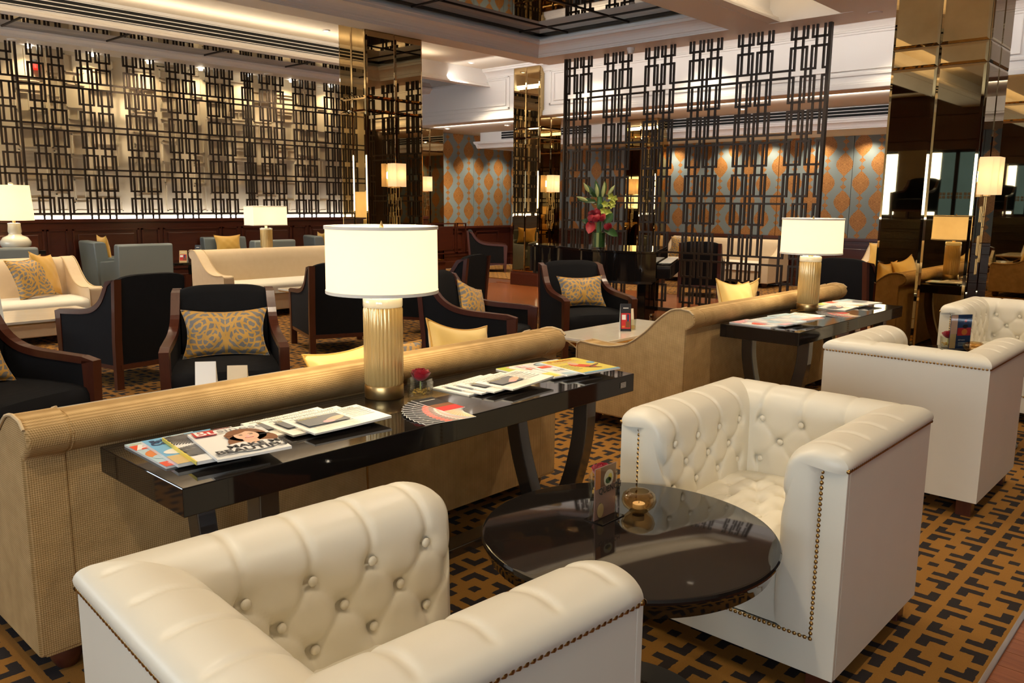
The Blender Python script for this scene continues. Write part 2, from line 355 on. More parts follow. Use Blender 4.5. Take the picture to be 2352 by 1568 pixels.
struct(G().box(-4.9, 8.2, 0.497, 0.516, -0.012, 0.008).build('trim_1', CHROME, bevel=0.003), 'steel strip along the carpet edge')

ceil = struct(G().box(-5, 11.6, -5, 14, 3.94, 4.1).build('ceiling', CEILM), 'cream painted ceiling with coffers and crown moulding')
c2 = struct(G().box(11.6, 15.4, -5, 14, 3.03, 3.15).build('ceiling_rear', CEILM), 'lower cream ceiling beyond the fascia')
def beam(n, *b): return struct(G().box(*b).build(n, PLASTER))
beam('trim_2', -5, 10.25, 8.37, 8.66, 3.64, 3.94)
beam('trim_3', 9.66, 10.25, 2.0, 8.37, 3.64, 3.94)
beam('trim_4', -5, 9.66, 4.72, 5.24, 3.64, 3.94)
beam('trim_5', -5, 11.4, 11.12, 11.36, 3.66, 3.94)
beam('trim_6', -5, 11.4, 12.74, 13.3, 3.64, 3.94)
beam('trim_7', -5, 9.66, 2.0, 3.72, 3.64, 3.94)
CROWN = [(0, 0), (0.012, 0), (0.014, 0.02), (0.03, 0.025), (0.035, 0.045), (0.05, 0.07), (0.075, 0.095), (0.11, 0.115), (0.135, 0.12), (0.14, 0.15), (0.155, 0.155), (0.155, 0.18), (0, 0.18)]
def crown(n, ax, a, b, at, sgn, z=3.64, k=1.0, flip=False, mat=None):
    # moulding running along ax from a to b, projecting by sgn from coordinate at
    poly = [(at+sgn*p*k, z+(0.18-q if flip else q)*k) for p, q in CROWN]
    return struct(G().prism(poly, 'y' if ax == 'x' else 'x', 0, 1).build(n, mat or PLASTER, smooth=40)) if False else struct(
        G().add([( (t, p, q) if ax == 'x' else (p, t, q)) for t in (a, b) for p, q in poly],
                [tuple(range(len(poly))), tuple(range(len(poly), 2*len(poly)))]+[(i, (i+1) % len(poly), len(poly)+(i+1) % len(poly), len(poly)+i) for i in range(len(poly))]).build(n, mat or PLASTER))
crown('trim_8', 'y', 5.24, 8.37, 9.66, -1, 3.66, 1.1)
crown('trim_9', 'x', -5, 9.66, 8.37, -1, 3.66, 1.1)
crown('trim_10', 'x', -5, 9.66, 5.24, 1, 3.66, 1.1)
crown('trim_11', 'x', -5, 10.1, 8.66, 1, 3.645, 0.6, True)
crown('trim_12', 'x', -5, 9.9, 4.72, -1, 3.645, 0.9, True)
crown('trim_13', 'x', -5, 9.9, 3.72, 1, 3.645, 0.9, True)
crown('trim_14', 'x', -5, 11.4, 11.36, 1, 3.655, 0.45)
crown('trim_15', 'x', -5, 11.4, 12.74, -1, 3.645, 0.55)
crown('trim_16', 'x', -5, 11.4, 11.12, -1, 3.63, 0.5, True)
# mirrored ceiling inside the big tray and inside the long slot
def mirror_ceiling(label, x0, x1, y0, y1, z, xs, ys):
    t = thing('mirrored_ceiling_panel', label, 'mirror', ((x0+x1)/2, (y0+y1)/2, z)); ox, oy = (x0+x1)/2, (y0+y1)/2
    for a, b in zip(xs[:-1], xs[1:]):
        for c, d in zip(ys[:-1], ys[1:]):
            G().box(a-ox+0.004, b-ox-0.004, c-oy+0.004, d-oy-0.004, 0, 0.012).build('mirror_pane', MIRROR_C, t)
    for a in xs[1:-1]: G().box(a-ox-0.008, a-ox+0.008, y0-oy, y1-oy, -0.012, 0).build('mirror_bar', BRONZE_B, t)
    for c in ys[1:-1]: G().box(x0-ox, x1-ox, c-oy-0.008, c-oy+0.008, -0.012, 0).build('mirror_bar', BRONZE_B, t)
mirror_ceiling('smoked mirror ceiling in the central tray', -4, 9.52, 5.40, 8.21, 3.90, [-4, -1, 1.0, 3.0, 5.0, 7.05, 9.06, 9.52], [5.40, 6.65, 7.70, 8.21])
mirror_ceiling('narrow smoked mirror strip along the patterned wall ceiling', -4, 11.3, 11.44, 12.66, 3.745, [-4, -1.0, 1.3, 2.5, 3.78, 5.12, 6.6, 8.05, 9.5, 11.3], [11.44, 12.66])
# slot vents in the side of the long beam
def slot_vent(label, loc, rz, L, n=3, pitch=0.050, h=0.040, frame=0.05):
    t = thing('slot_vent', label, 'vent', loc, rz)
    H = n*pitch
    G().box(0, L, 0.006, 0.012, -0.01, H+0.01).build('vent_back', SLOT, t)
    for k in range(n+1): G().box(0, L, -0.004, 0.008, k*pitch-(pitch-h)/2, k*pitch+(pitch-h)/2).build('blade', PLASTER, t)
    return t
slot_vent('long black slot vent in the ceiling beam before the patterned wall', (-2, 11.10, 3.735), 0, 11.5)

# walls
wl = struct(G().box(-5, 11.46, 13.45, 13.6, 0, 4.0).build('wall_left', PANELM), 'beige relief panelled wall behind the dark lattice')
struct(G().box(11.4, 15.4, 13.85, 14.0, 0, 3.1).build('wall_left_rear', MAHOG), 'wallpapered wall behind the far black armchair')
struct(G().box(15.0, 15.2, -5, 14, 0, 3.1).build('wall_far', MAHOG), 'wallpapered wall behind the lattice screen')
struct(G().box(-5, 15.2, -5.2, -5, 0, 4.0).build('wall_right', MAHOG))
# relief lines pressed on the left wall
def relief():
    g = G(); rng = random.Random(3)
    def bar(x0, x1, z0, z1): g.box(x0, x1, 13.424, 13.452, z0, z1)
    x = 3.3
    while x < 11.2:
        wcol = rng.choice([0.30, 0.42, 0.24]); z = 1.32
        while z < 3.6:
            h = rng.choice([0.14, 0.26, 0.42, 0.30]); a = x+rng.uniform(0.01, 0.05); b = x+wcol-rng.uniform(0.01, 0.05); t = 0.016
            z1 = min(z+h, 3.62)
            bar(a, b, z, z+t); bar(a, a+t, z, z1)
            if rng.random() < 0.75: bar(b-t, b, z, z1)
            if rng.random() < 0.6: bar(a, b, z1-t, z1)
            if rng.random() < 0.45:
                m = a+(b-a)*rng.uniform(0.3, 0.7); bar(m, m+t, z, z1)
            z += h+0.035
        x += wcol+rng.choice([0.02, 0.02, 0.22])
    o = g.build('relief_moulding', PANELM, wl); o['kind'] = 'stuff'
relief()
# mahogany wainscot with raised panels; a is the wall's running axis
def wainscot(par, org, rz, L, H, cells, zb=0.40, zt=0.98):
    g = G().box(0, L, -0.02, 0, 0, H); o = g.build('wainscot_board', MAHOG, par, loc=org, rot=(0, 0, rz))
    G().box(0, L, -0.05, 0, H-0.055, H).build('wainscot_cap', MAHOG, par, bevel=0.008, loc=org, rot=(0, 0, rz))
    G().box(0, L, -0.035, 0, 0, 0.16).build('wainscot_skirting', MAHOG, par, bevel=0.008, loc=org, rot=(0, 0, rz))
    G().box(0, L, -0.032, 0, 0.27, 0.31).build('wainscot_rail', MAHOG, par, bevel=0.008, loc=org, rot=(0, 0, rz))
    for a, b in cells:
        g = G()
        for (p, q, r, s) in ((a, b, zb, zb+0.025), (a, b, zt-0.025, zt), (a, a+0.025, zb, zt), (b-0.025, b, zb, zt)): g.box(p, q, -0.045, -0.018, r, s)
        g.build('panel_moulding', MAHOG, par, loc=org, rot=(0, 0, rz))
        if b-a > 0.3:
            G().box(a+0.075, b-0.075, -0.034, -0.018, zb+0.075, zt-0.075).build('raised_panel', MAHOG, par, bevel=0.012, loc=org, rot=(0, 0, rz))
cells = []; x = 0.05
while x < 11.2: cells += [(x, x+0.98), (x+1.02, x+1.30)]; x += 1.37
wainscot(wl, (0.45, 13.13, 0), 0, 11.2, 1.21, cells, 0.40, 1.06)
struct(G().box(-5, 11.43, 13.13, 13.45, 0.0, 1.195).build('wall_left_ledge', MAHOG), 'mahogany ledge under the dark lattice')
led = thing('led_strip_light', 'white glowing light strip at the foot of the dark lattice wall', 'light', (4, 13.24, 1.205))
G().box(-6, 7.4, 0, 0.02, 0.0, 0.045).build('strip', LEDM, led); G().box(-6, 7.4, -0.03, 0.05, -0.006, 0.0).build('strip_holder', BRONZE_B, led)
wlr = bpy.data.objects['wall_left_rear']; wf = bpy.data.objects['wall_far']
wainscot(wlr, (12.26, 13.85, 0), 0, 2.74, 0.96, [(0.08, 0.3), (0.36, 1.1), (1.17, 1.42), (1.5, 2.3)], 0.36, 0.84)
wainscot(wf, (15.0, 13.8, 0), -PI/2, 18, 0.93, [(0.2+1.3*k, 1.2+1.3*k) for k in range(13)], 0.36, 0.82)
for a, b in ((12.27, 13.72), (13.727, 14.703), (14.71, 15.0)):
    G().box(a, b, 13.83, 13.85, 0.96, 3.03).build('wallpaper_panel', WP_L, wlr, bevel=0.003, seg=1)
for k in range(13):
    a = 13.8-1.37*k; G().box(14.98, 15.0, a-1.362, a, 0.93, 3.03).build('wallpaper_panel', WP_R, wf, bevel=0.003, seg=1)
# white fascia with a panel moulding, and the bulkhead beyond it
fas = struct(G().box(11.4, 11.6, -5, 14, 3.03, 4.0).build('wall_fascia', PLASTER), 'white fascia wall panel above the rear seating')
def ring(par, x, y0, y1, z0, z1, w=0.04, d=0.02):
    g = G()
    for (a, b, c, e) in ((y0, y1, z0, z0+w), (y0, y1, z1-w, z1), (y0, y0+w, z0, z1), (y1-w, y1, z0, z1)): g.box(x-d, x, a, b, c, e)
    g.build('panel_moulding', PLASTER, par, bevel=0.008)
ring(fas, 11.4, 10.55, 13.2, 3.20, 3.80); ring(fas, 11.4, 2.3, 9.6, 3.20, 3.80); ring(fas, 11.39, 10.64, 13.1, 3.27, 3.74, 0.015, 0.015); ring(fas, 11.39, 2.4, 9.5, 3.27, 3.74, 0.015, 0.015)
G().box(11.36, 11.4, -5, 13.4, 3.03, 3.10).build('fascia_rail', PLASTER, fas, bevel=0.01); G().box(11.375, 11.4, -5, 13.4, 3.10, 3.125).build('fascia_bead', PLASTER, fas, bevel=0.006)
crown('trim_17', 'y', -5, 13.4, 11.4, -1, 3.76, 1.0)
bulk = struct(G().box(13.3, 15.0, -5, 13.2, 2.72, 3.03).build('ceiling_bulkhead', PLASTER), 'white bulkhead with slot vents under the rear ceiling')
crown('trim_18', 'y', -5, 13.28, 13.3, -1, 2.69, 0.8); crown('trim_19', 'x', 13.2, 15.0, 13.2, 1, 2.69, 0.8)
slot_vent('white bulkhead slot vent beside the narrow mirror column', (13.29, 12.55, 2.87), -PI/2, 2.4)
slot_vent('white bulkhead slot vent seen through the lattice screen', (13.29, 8.6, 2.87), -PI/2, 7.6)

# ---------------------------------------------------------------- the wall of windows behind the camera
wb = struct(G().box(-5.2, -5.0, -5, 14, 0, 1.25).box(-5.2, -5.0, -5, 14, 2.75, 4.0).build('wall_back', MAHOG), 'dark panelled wall with tall bright windows')
for k in range(5):
    y = -5.0+4.1*k
    G().box(-5.2, -5.0, y-0.15, y+0.25, 1.25, 2.75).build('window_pier', MAHOG, wb)
    if k < 4:
        w = struct(G().box(-5.14, -5.10, y+0.25, y+0.31, 1.25, 2.75).box(-5.14, -5.10, y+3.89, y+3.95, 1.25, 2.75).box(-5.14, -5.10, y+2.05, y+2.13, 1.25, 2.75).box(-5.14, -5.10, y+0.25, y+3.95, 1.25, 1.31).box(-5.14, -5.10, y+0.25, y+3.95, 2.69, 2.75).build('window_%d' % (k+1), BRONZE_B))
for k in range(5): G().box(-4.2, -4.17, -5, 13.0, 0.12+0.22*k, 0.29+0.22*k).build('wall_board', LACQ_E, wb, bevel=0.01)
for k in range(4):
    G().box(-5.0, -4.97, -4.6+4.1*k, -1.1+4.1*k, 2.95, 3.5).build('raised_panel', MAHOG, wb, bevel=0.02)

# ---------------------------------------------------------------- mirror columns
def mirror_panel(par, o, ux, w, h, z0):
    # bevelled pane; o = face origin, ux = direction along the face, outward normal = ux turned by -90 deg
    U = Vector((ux[0], ux[1], 0)); N = Vector((ux[1], -ux[0], 0)); O = Vector(o)+Vector((0, 0, z0)); bv = min(0.022, w*0.12, h*0.25); vs = []
    for (ins, d) in ((0.0015, 0.0), (0.0015, 0.006), (bv, 0.013)):
        for (a, b) in ((ins, ins), (w-ins, ins), (w-ins, h-ins), (ins, h-ins)): vs.append(O+U*a+N*d+Vector((0, 0, b)))
    fs = [(8, 9, 10, 11)]
    for r in (0, 4): fs += [(r+i, r+(i+1) % 4, r+4+(i+1) % 4, r+4+i) for i in range(4)]
    G().add(vs, fs).build('mirror_panel', MIRROR, par)
def column(label, x0, x1, y0, y1, H, faces=('-x', '-y'), bands=(2.65, 2.82), group=None):
    t = thing('mirror_column', label, 'column', ((x0+x1)/2, (y0+y1)/2, 0), 0, group); hx, hy = (x1-x0)/2, (y1-y0)/2
    G().box(-hx, hx, -hy, hy, 0.0, H).build('column_core', BRONZE_B, t)
    G().box(-hx-0.03, hx+0.03, -hy-0.03, hy+0.03, 0, 0.22).build('plinth', MAHOG, t, bevel=0.008); G().box(-hx-0.022, hx+0.022, -hy-0.022, hy+0.022, 0.22, 0.25).build('plinth_cap', MAHOG, t, bevel=0.006)
    zs = [0.25, *bands, H]
    for f in faces:
        if f == '-x': o, u, L = (-hx, hy, 0), (0, -1), 2*hy
        elif f == '-y': o, u, L = (-hx, -hy, 0), (1, 0), 2*hx
        elif f == '+x': o, u, L = (hx, -hy, 0), (0, 1), 2*hy
        for k in range(2):
            for a, b in zip(zs[:-1], zs[1:]):
                mirror_panel(t, (o[0]+u[0]*L/2*k, o[1]+u[1]*L/2*k, 0), u, L/2, b-a, a)
    return t
column('bronze mirror column standing before the dark lattice wall, with one sconce on it', 6.70, 7.64, 8.70, 9.25, 3.94)
column('narrow bronze mirror column behind the piano, with wood plinth', 11.30, 11.90, 9.74, 10.36, 3.94)
column('shorter bronze mirror column against the left wall beside the medallion wallpaper', 11.45, 12.26, 13.28, 13.85, 3.03, bands=(2.55, 2.75))
column('large bevelled bronze mirror column at the right beside the white tub chairs', 7.62, 8.28, 1.83, 2.57, 3.94)
column('bronze mirror column at the far right beyond the large one', 11.3, 11.95, 1.3, 2.55, 3.03, bands=(2.5, 2.7))
column('dark mirror column glimpsed through the lattice screen beside the rear sofa', 12.9, 13.27, 8.32, 9.0, 3.03, bands=(2.5, 2.7))

# ---------------------------------------------------------------- lattice screens
def lattice(label, loc, rz, groups, L, z_part, tops, bots, rails, z_base, breaks, top=3.64, singles=()):
    t = thing('lattice_screen', label, 'screen', loc, rz); B = 0.0125; D = 0.013; cache = {}
    def frame(h):
        h = round(h, 3)
        if ('f', h) not in cache:
            g = G()
            for (a, b, c, d) in ((0, 0.025, 0, h), (0.197, 0.222, 0, h), (0.025, 0.197, 0, 0.027), (0.025, 0.197, h-0.027, h)): g.box(a, b, -D, D, c, d)
            cache[('f', h)] = g.mesh('lattice_frame', BRONZE_B)
        return cache[('f', h)]
    def bar(h):
        h = round(h, 3)
        if ('b', h) not in cache: cache[('b', h)] = G().box(-B, B, -D, D, 0, h).mesh('lattice_bar', BRONZE_B)
        return cache[('b', h)]
    cols = []
    for g0 in groups: cols += [g0, g0+0.2625]
    cols += list(singles)
    for c in cols:
        # cut-off frame at the ceiling
        g = G().box(0, 0.025, -D, D, z_part, top).box(0.197, 0.222, -D, D, z_part, top).box(0.025, 0.197, -D, D, z_part, z_part+0.027); g.build('lattice_frame', BRONZE_B, t, loc=(c, 0, 0))
        for zt, zb in zip(tops, bots): link('lattice_frame', frame(zt-zb), t, loc=(c, 0, zb))
        edges = [top]+[v for r in rails for v in r]+[z_base]
        for k in range(0, len(edges), 2):
            a, b = edges[k+1], edges[k]
            for dx in (0.063, 0.159): link('lattice_bar', bar(b-a), t, loc=(c+dx, 0, a))
    for (ra, rb) in rails:
        for z in (ra, rb):
            cuts = [0.0]
            for s in breaks: cuts += [s+0.0755, s+0.1465, s+0.338, s+0.409]
            cuts.append(L)
            for k in range(0, len(cuts), 2):
                if cuts[k+1]-cuts[k] > 0.01: G().box(cuts[k], cuts[k+1], -D, D, z-B, z+B).build('lattice_rail', BRONZE_B, t)
    return t
s = lattice('freestanding dark bronze lattice screen behind the piano', (10.03, 8.121, 0), -PI/2, [0.704*k for k in range(6)], 4.01,
            3.485, [3.405, 2.654, 1.894, 1.121], [2.736, 1.985, 1.234, 0.499], [(3.134, 3.046), (2.37, 2.28), (1.613, 1.517), (0.836, 0.737)], 0.03, [0, 1.408, 3.52])
for u in (-0.005, 4.01): G().box(u-0.017, u+0.017, -0.03, 0.03, 0, 3.64).build('end_post', BRONZE_B, s)
for k in range(6):
    for dx in (0, 0.2625):
        g = G(); c = 0.704*k+dx
        for (a, b, e, f) in ((0, 0.025, 0.135, 0.39), (0.197, 0.222, 0.135, 0.39), (0.025, 0.197, 0.135, 0.162), (0.025, 0.197, 0.363, 0.39)): g.box(a, b, -0.013, 0.013, e, f)
        g.build('lattice_frame', BRONZE_B, s, loc=(c, 0, 0))
G().box(0, 4.01, -0.022, 0.022, 0.0, 0.045).build('bottom_rail', BRONZE_B, s)
grp = [3.52+0.665*k-2.86 for k in range(6)]
S2 = lambda z: 1.5+(z-1.5)*1.31
s = lattice('long dark bronze lattice fixed in front of the beige relief wall', (2.86, 13.1, 0), 0, [0.0, 0.66, 1.325, 1.982, 2.647, 3.307, 3.973, 4.933, 5.596, 6.26, 6.92, 7.585], 8.2,
            3.485, [3.402, 2.779, 2.155, 1.53], [2.862, 2.239, 1.615, 1.27], [(3.185, 3.10), (2.566, 2.4825), (1.9375, 1.852)], 1.20, [], singles=(4.606,))
for u in (1.19, 4.717): G().box(u-0.014, u+0.014, -0.02, 0.02, 1.2, 3.64).build('end_post', BRONZE_B, s)
G().box(0, 8.2, -0.022, 0.022, 1.27, 1.30).build('bottom_rail', BRONZE_B, s)

struct(G().box(-5.0, -4.2, -5, 13.1, 0, 1.22).build('trim_20', LACQ_E), 'dark raised ledge under the windows')
G().box(-5.16, -4.95, 5.83, 6.50, 1.25, 2.75).build('stone_pier', NT('brown_stone', (0.30, 0.22, 0.13), 0.35).mat, wb)
PANE = thin_glass('grey_door_glass', (0.10, 0.13, 0.15), 0.5)
G().box(-5.13, -5.12, 3.52, 5.62, 1.31, 2.69).build('door_pane', PANE, wb); G().box(-5.13, -5.12, 0.9, 3.0, 1.31, 2.69).build('door_pane', PANE, wb)
for k in range(12):
    y = 3.6+0.17*k; g = G()
    for a, b in ((0, 0), (0.075, 0), (0, 0.075), (0.075, 0.075)): g.box(-5.115, -5.11, y+a, y+a+0.06, 1.68+b, 1.74+b)
    g.build('glass_decal', PAPERG, wb)
# ---------------------------------------------------------------- lights with bodies
def downlight(label, loc, power, cone=110):
    t = thing('downlight', label, 'light', loc, 0, 'recessed ceiling downlights')
    G().lathe([(0.030, -0.004), (0.055, -0.006), (0.060, 0.0), (0.060, 0.01), (0.03, 0.01)], 20, cap=False).build('trim_ring', PLASTER, t, smooth=40)
    G().lathe([(0.001, 0.0), (0.034, 0.0)], 20, cap=False).build('lens', LENS, t)
    lamp('SPOT', 'downlight_beam', (0, 0, -0.02), power, SOFT, 0.04, cone=cone, parent=t)
NAMES = {0: 'recessed downlight in the coffer left of the first mirror column', 3: 'recessed downlight in the coffer above the white panelled fascia', 13: 'rear downlight above the medallion wallpaper on the left',
         14: 'rear downlight just left of the narrow mirror column', 15: 'rear downlight seen through the lattice screen above the slot vents'}
NAMES[11] = 'recessed downlight reflected in the large mirror column, nearer one'; NAMES[12] = 'recessed downlight reflected in the large mirror column, farther one'
for i, (x, y, z, e) in enumerate(DOWN):
    if i in NAMES: downlight(NAMES[i], (x, y, z), e)
    else: lamp('SPOT', 'downlight_beam', (x, y, z-0.02), e, SOFT, 0.04, cone=110)
ORD = ['first', 'second', 'third', 'fourth', 'fifth', 'sixth', 'seventh', 'eighth', 'ninth', 'tenth', 'eleventh', 'twelfth', 'thirteenth']
for i, (x, y, z, e) in enumerate(SPOTS):
    t = thing('wall_washer', 'small bright spot behind the top of the dark lattice, %s from the left' % ORD[i], 'light', (x, y, z), 0, 'wall washers behind the lattice')
    G().lathe([(0.001, 0.0), (0.03, 0.0), (0.035, 0.02), (0.035, 0.04)], 16, cap=False).build('lens', LENS, t)
    lamp('SPOT', 'washer_beam', (0, 0, -0.01), 30, (1.0, 0.80, 0.50), 0.03, cone=130, blend=1.0, rot=(math.radians(4), 0, 0), parent=t)
lamp('SPOT', 'washer_beam', (3.43, 13.24, 3.59), 30, (1.0, 0.80, 0.50), 0.03, cone=130, blend=1.0); lamp('SPOT', 'washer_beam', (2.58, 13.24, 3.59), 30, (1.0, 0.80, 0.50), 0.03, cone=130, blend=1.0)
for x, y in WSPOT: lamp('SPOT', 'wallpaper_washer', (x, y, 2.70), 42, SOFT, 0.03, cone=130, blend=1.0, rot=(0, math.radians(-4), 0))
for x in (12.6, 13.6, 14.5): lamp('SPOT', 'wallpaper_washer', (x, 13.35, 3.0), 80, SOFT, 0.03, cone=95, blend=0.7)
t = thing('smoke_detector', 'white smoke detector under the tray ceiling edge', 'smoke detector', (9.87, 6.85, 3.64))
G().lathe([(0.001, 0), (0.055, 0), (0.055, -0.03), (0.05, -0.035)], 20, cap=False).build('base', PAPERG, t, smooth=40); G().lathe([(0.05, -0.035), (0.042, -0.05), (0.038, -0.075), (0.028, -0.08), (0.001, -0.08)], 20, cap=False).build('sensor', PAPERG, t, smooth=50)
t = thing('alarm_beacon', 'red alarm beacon on the beige wall behind the lattice', 'alarm', (4.40, 13.40, 3.42))
G().lathe([(0.001, 0), (0.05, 0), (0.05, 0.04), (0.04, 0.05)], 16, cap=False).build('base', INK, t); G().lathe([(0.044, 0), (0.044, -0.07), (0.03, -0.085), (0.001, -0.085)], 16, cap=False).build('lens', glow('beacon_red', (1, 0.02, 0.01), 0.6, (0.5, 0.01, 0.01)), t, smooth=40)
for (x, y, lb) in ((4.0, 12.95, 'flat round speaker at the left end of the soffit above the dark lattice'), (6.0, 12.95, 'flat round speaker in the middle of the soffit above the dark lattice'), (7.9, 12.95, 'flat round speaker in the soffit above the dark lattice, nearest the mirror column'), (9.85, 3.55, 'flat round speaker in the ceiling left of the large mirror column')):
    tag(G().lathe([(0.001, -0.012), (0.07, -0.012), (0.08, 0), (0.001, 0)], 18, (0, 0, 0), cap=False).build('ceiling_speaker', PLASTER, loc=(x, y, 3.64)), lb, 'speaker', 'flush ceiling speakers')

# ---------------------------------------------------------------- table lamps and sconces
def table_lamp(label, loc, scale=1.0, power=14, group='fluted gold table lamps'):
    t = thing('table_lamp', label, 'lamp', loc, 0, group); k = scale
    G().lathe([(0.073*k, 0), (0.076*k, 0.004), (0.076*k, 0.048*k), (0.074*k, 0.052*k), (0.03, 0.052*k)], 40).build('foot', BRASS, t, smooth=40)
    nf = 30
    G().lathe([(0.070*k, 0.052*k), (0.072*k, 0.06*k), (0.072*k, 0.345*k), (0.070*k, 0.36*k)], nf*6, fl=lambda a, j: 1.0+0.055*abs(math.cos(a*nf/2)) if 0 < j < 3 else 1.0, cap=False).build('fluted_column', AMBER, t, smooth=50)
    G().lathe([(0.075*k, 0.355*k), (0.076*k, 0.36*k), (0.076*k, 0.385*k), (0.072*k, 0.392*k), (0.062*k, 0.392*k), (0.062*k, 0.37*k)], 40, cap=False).build('collar', CERAM, t, smooth=40)
    G().lathe([(0.062*k, 0.375*k), (0.016*k, 0.376*k), (0.016*k, 0.44*k), (0.01, 0.45*k)], 20).build('neck', BRASS, t, smooth=40)
    sh = G().lathe([(0.212*k, 0.415*k), (0.210*k, 0.655*k)], 64, cap=False).lathe([(0.2085*k, 0.656*k), (0.2105*k, 0.414*k)], 64, cap=False).build('lamp_shade', SHADE, t, smooth=60)
    for z in (0.415, 0.655): G().lathe([(0.2125*k, (z-0.006)*k), (0.2142*k, (z-0.006)*k), (0.2142*k, (z+0.006)*k), (0.2125*k, (z+0.006)*k)], 64, cap=False).build('shade_rim', PAPER, sh, smooth=60)
    g = G()
    for a in range(3): g.tube([(0.01*math.cos(a*2.1), 0.01*math.sin(a*2.1), 0.648*k), (0.208*k*math.cos(a*2.1), 0.208*k*math.sin(a*2.1), 0.648*k)], 0.0025, 6)
    g.build('shade_spider', BRASS, t); G().lathe([(0.004, 0.64*k), (0.009, 0.655*k), (0.004, 0.672*k), (0.001, 0.68*k)], 12).build('finial', BRASS, t, smooth=50)
    G().tube([(0, 0, 0.45*k), (0, 0, 0.65*k)], 0.004, 6).build('stem', BRASS, t)
    G().sphere((0, 0, 0.52*k), 0.028, 12, 8).build('bulb', LENS, t, smooth=60)
    lamp('POINT', 'lamp_bulb', (0.0, 0.0, 0.53*k), power, (1.0, 0.84, 0.55), 0.05, parent=t)
    return t
table_lamp('large lit drum-shade lamp with fluted gold column on the nearest black console', (1.965, 2.475, 0.75), 1.0, 20)
table_lamp('lit drum-shade lamp with fluted gold column on the second black console at the right', (5.80, 2.41, 0.75), 1.0, 20)
t = thing('table_lamp', 'lit rectangular-shade lamp with fluted gold column behind the long beige sofa', 'lamp', (6.51, 10.90, 0.78), math.radians(-4))
nf = 24
G().lathe([(0.08, 0), (0.08, 0.05), (0.03, 0.05)], 32).build('foot', BRASS, t, smooth=40)
G().lathe([(0.086, 0.05), (0.086, 0.30)], nf*6, fl=lambda a, j: 1.0+0.03*abs(math.cos(a*nf/2))).build('fluted_column', AMBER, t, smooth=50)
G().lathe([(0.09, 0.30), (0.09, 0.325), (0.02, 0.325), (0.02, 0.37)], 32).build('collar', CERAM, t, smooth=40)
sh = G().box(-0.265, 0.265, -0.15, -0.147, 0.37, 0.64).box(-0.265, 0.265, 0.147, 0.15, 0.37, 0.64).box(-0.265, -0.262, -0.15, 0.15, 0.37, 0.64).box(0.262, 0.265, -0.15, 0.15, 0.37, 0.64).build('lamp_shade', SHADE, t)
g = G()
for z in (0.37, 0.64): g.box(-0.268, 0.268, -0.153, -0.149, z-0.006, z+0.006).box(-0.268, 0.268, 0.149, 0.153, z-0.006, z+0.006).box(0.264, 0.268, -0.15, 0.15, z-0.006, z+0.006).box(-0.268, -0.264, -0.15, 0.15, z-0.006, z+0.006)
g.build('shade_rim', PAPER, sh); G().sphere((0, 0, 0.5), 0.03).build('bulb', LENS, t, smooth=60); lamp('POINT', 'lamp_bulb', (0, 0, 0.5), 13, (1.0, 0.84, 0.55), 0.05, parent=t)
t = thing('table_lamp', 'ivory ceramic gourd lamp with tall pale shade against the left mahogany wall', 'lamp', (3.70, 12.6, 0.80))
G().lathe([(0.10, 0), (0.13, 0.01), (0.185, 0.07), (0.19, 0.12), (0.15, 0.18), (0.085, 0.21), (0.075, 0.23), (0.085, 0.26), (0.078, 0.34), (0.08, 0.37), (0.03, 0.375)], 40).build('ceramic_body', CERAM, t, smooth=60)
G().tube([(0, 0, 0.37), (0, 0, 0.42)], 0.02, 12).build('neck', BRASS, t)
G().lathe([(0.25, 0.41), (0.22, 0.88)], 48, cap=False).lathe([(0.217, 0.88), (0.247, 0.41)], 48, cap=False).build('lamp_shade', SHADE_L, t, smooth=60)
G().lathe([(0.005, 0.87), (0.012, 0.88), (0.03, 0.885), (0.034, 0.90), (0.02, 0.915), (0.001, 0.92)], 16).build('finial', CERAM, t, smooth=60); G().tube([(-0.21, 0, 0.872), (0.21, 0, 0.872)], 0.003, 6).build('shade_spider', BRASS, t)
lamp('POINT', 'lamp_bulb', (0, 0, 0.62), 11, (1.0, 0.84, 0.55), 0.05, parent=t)

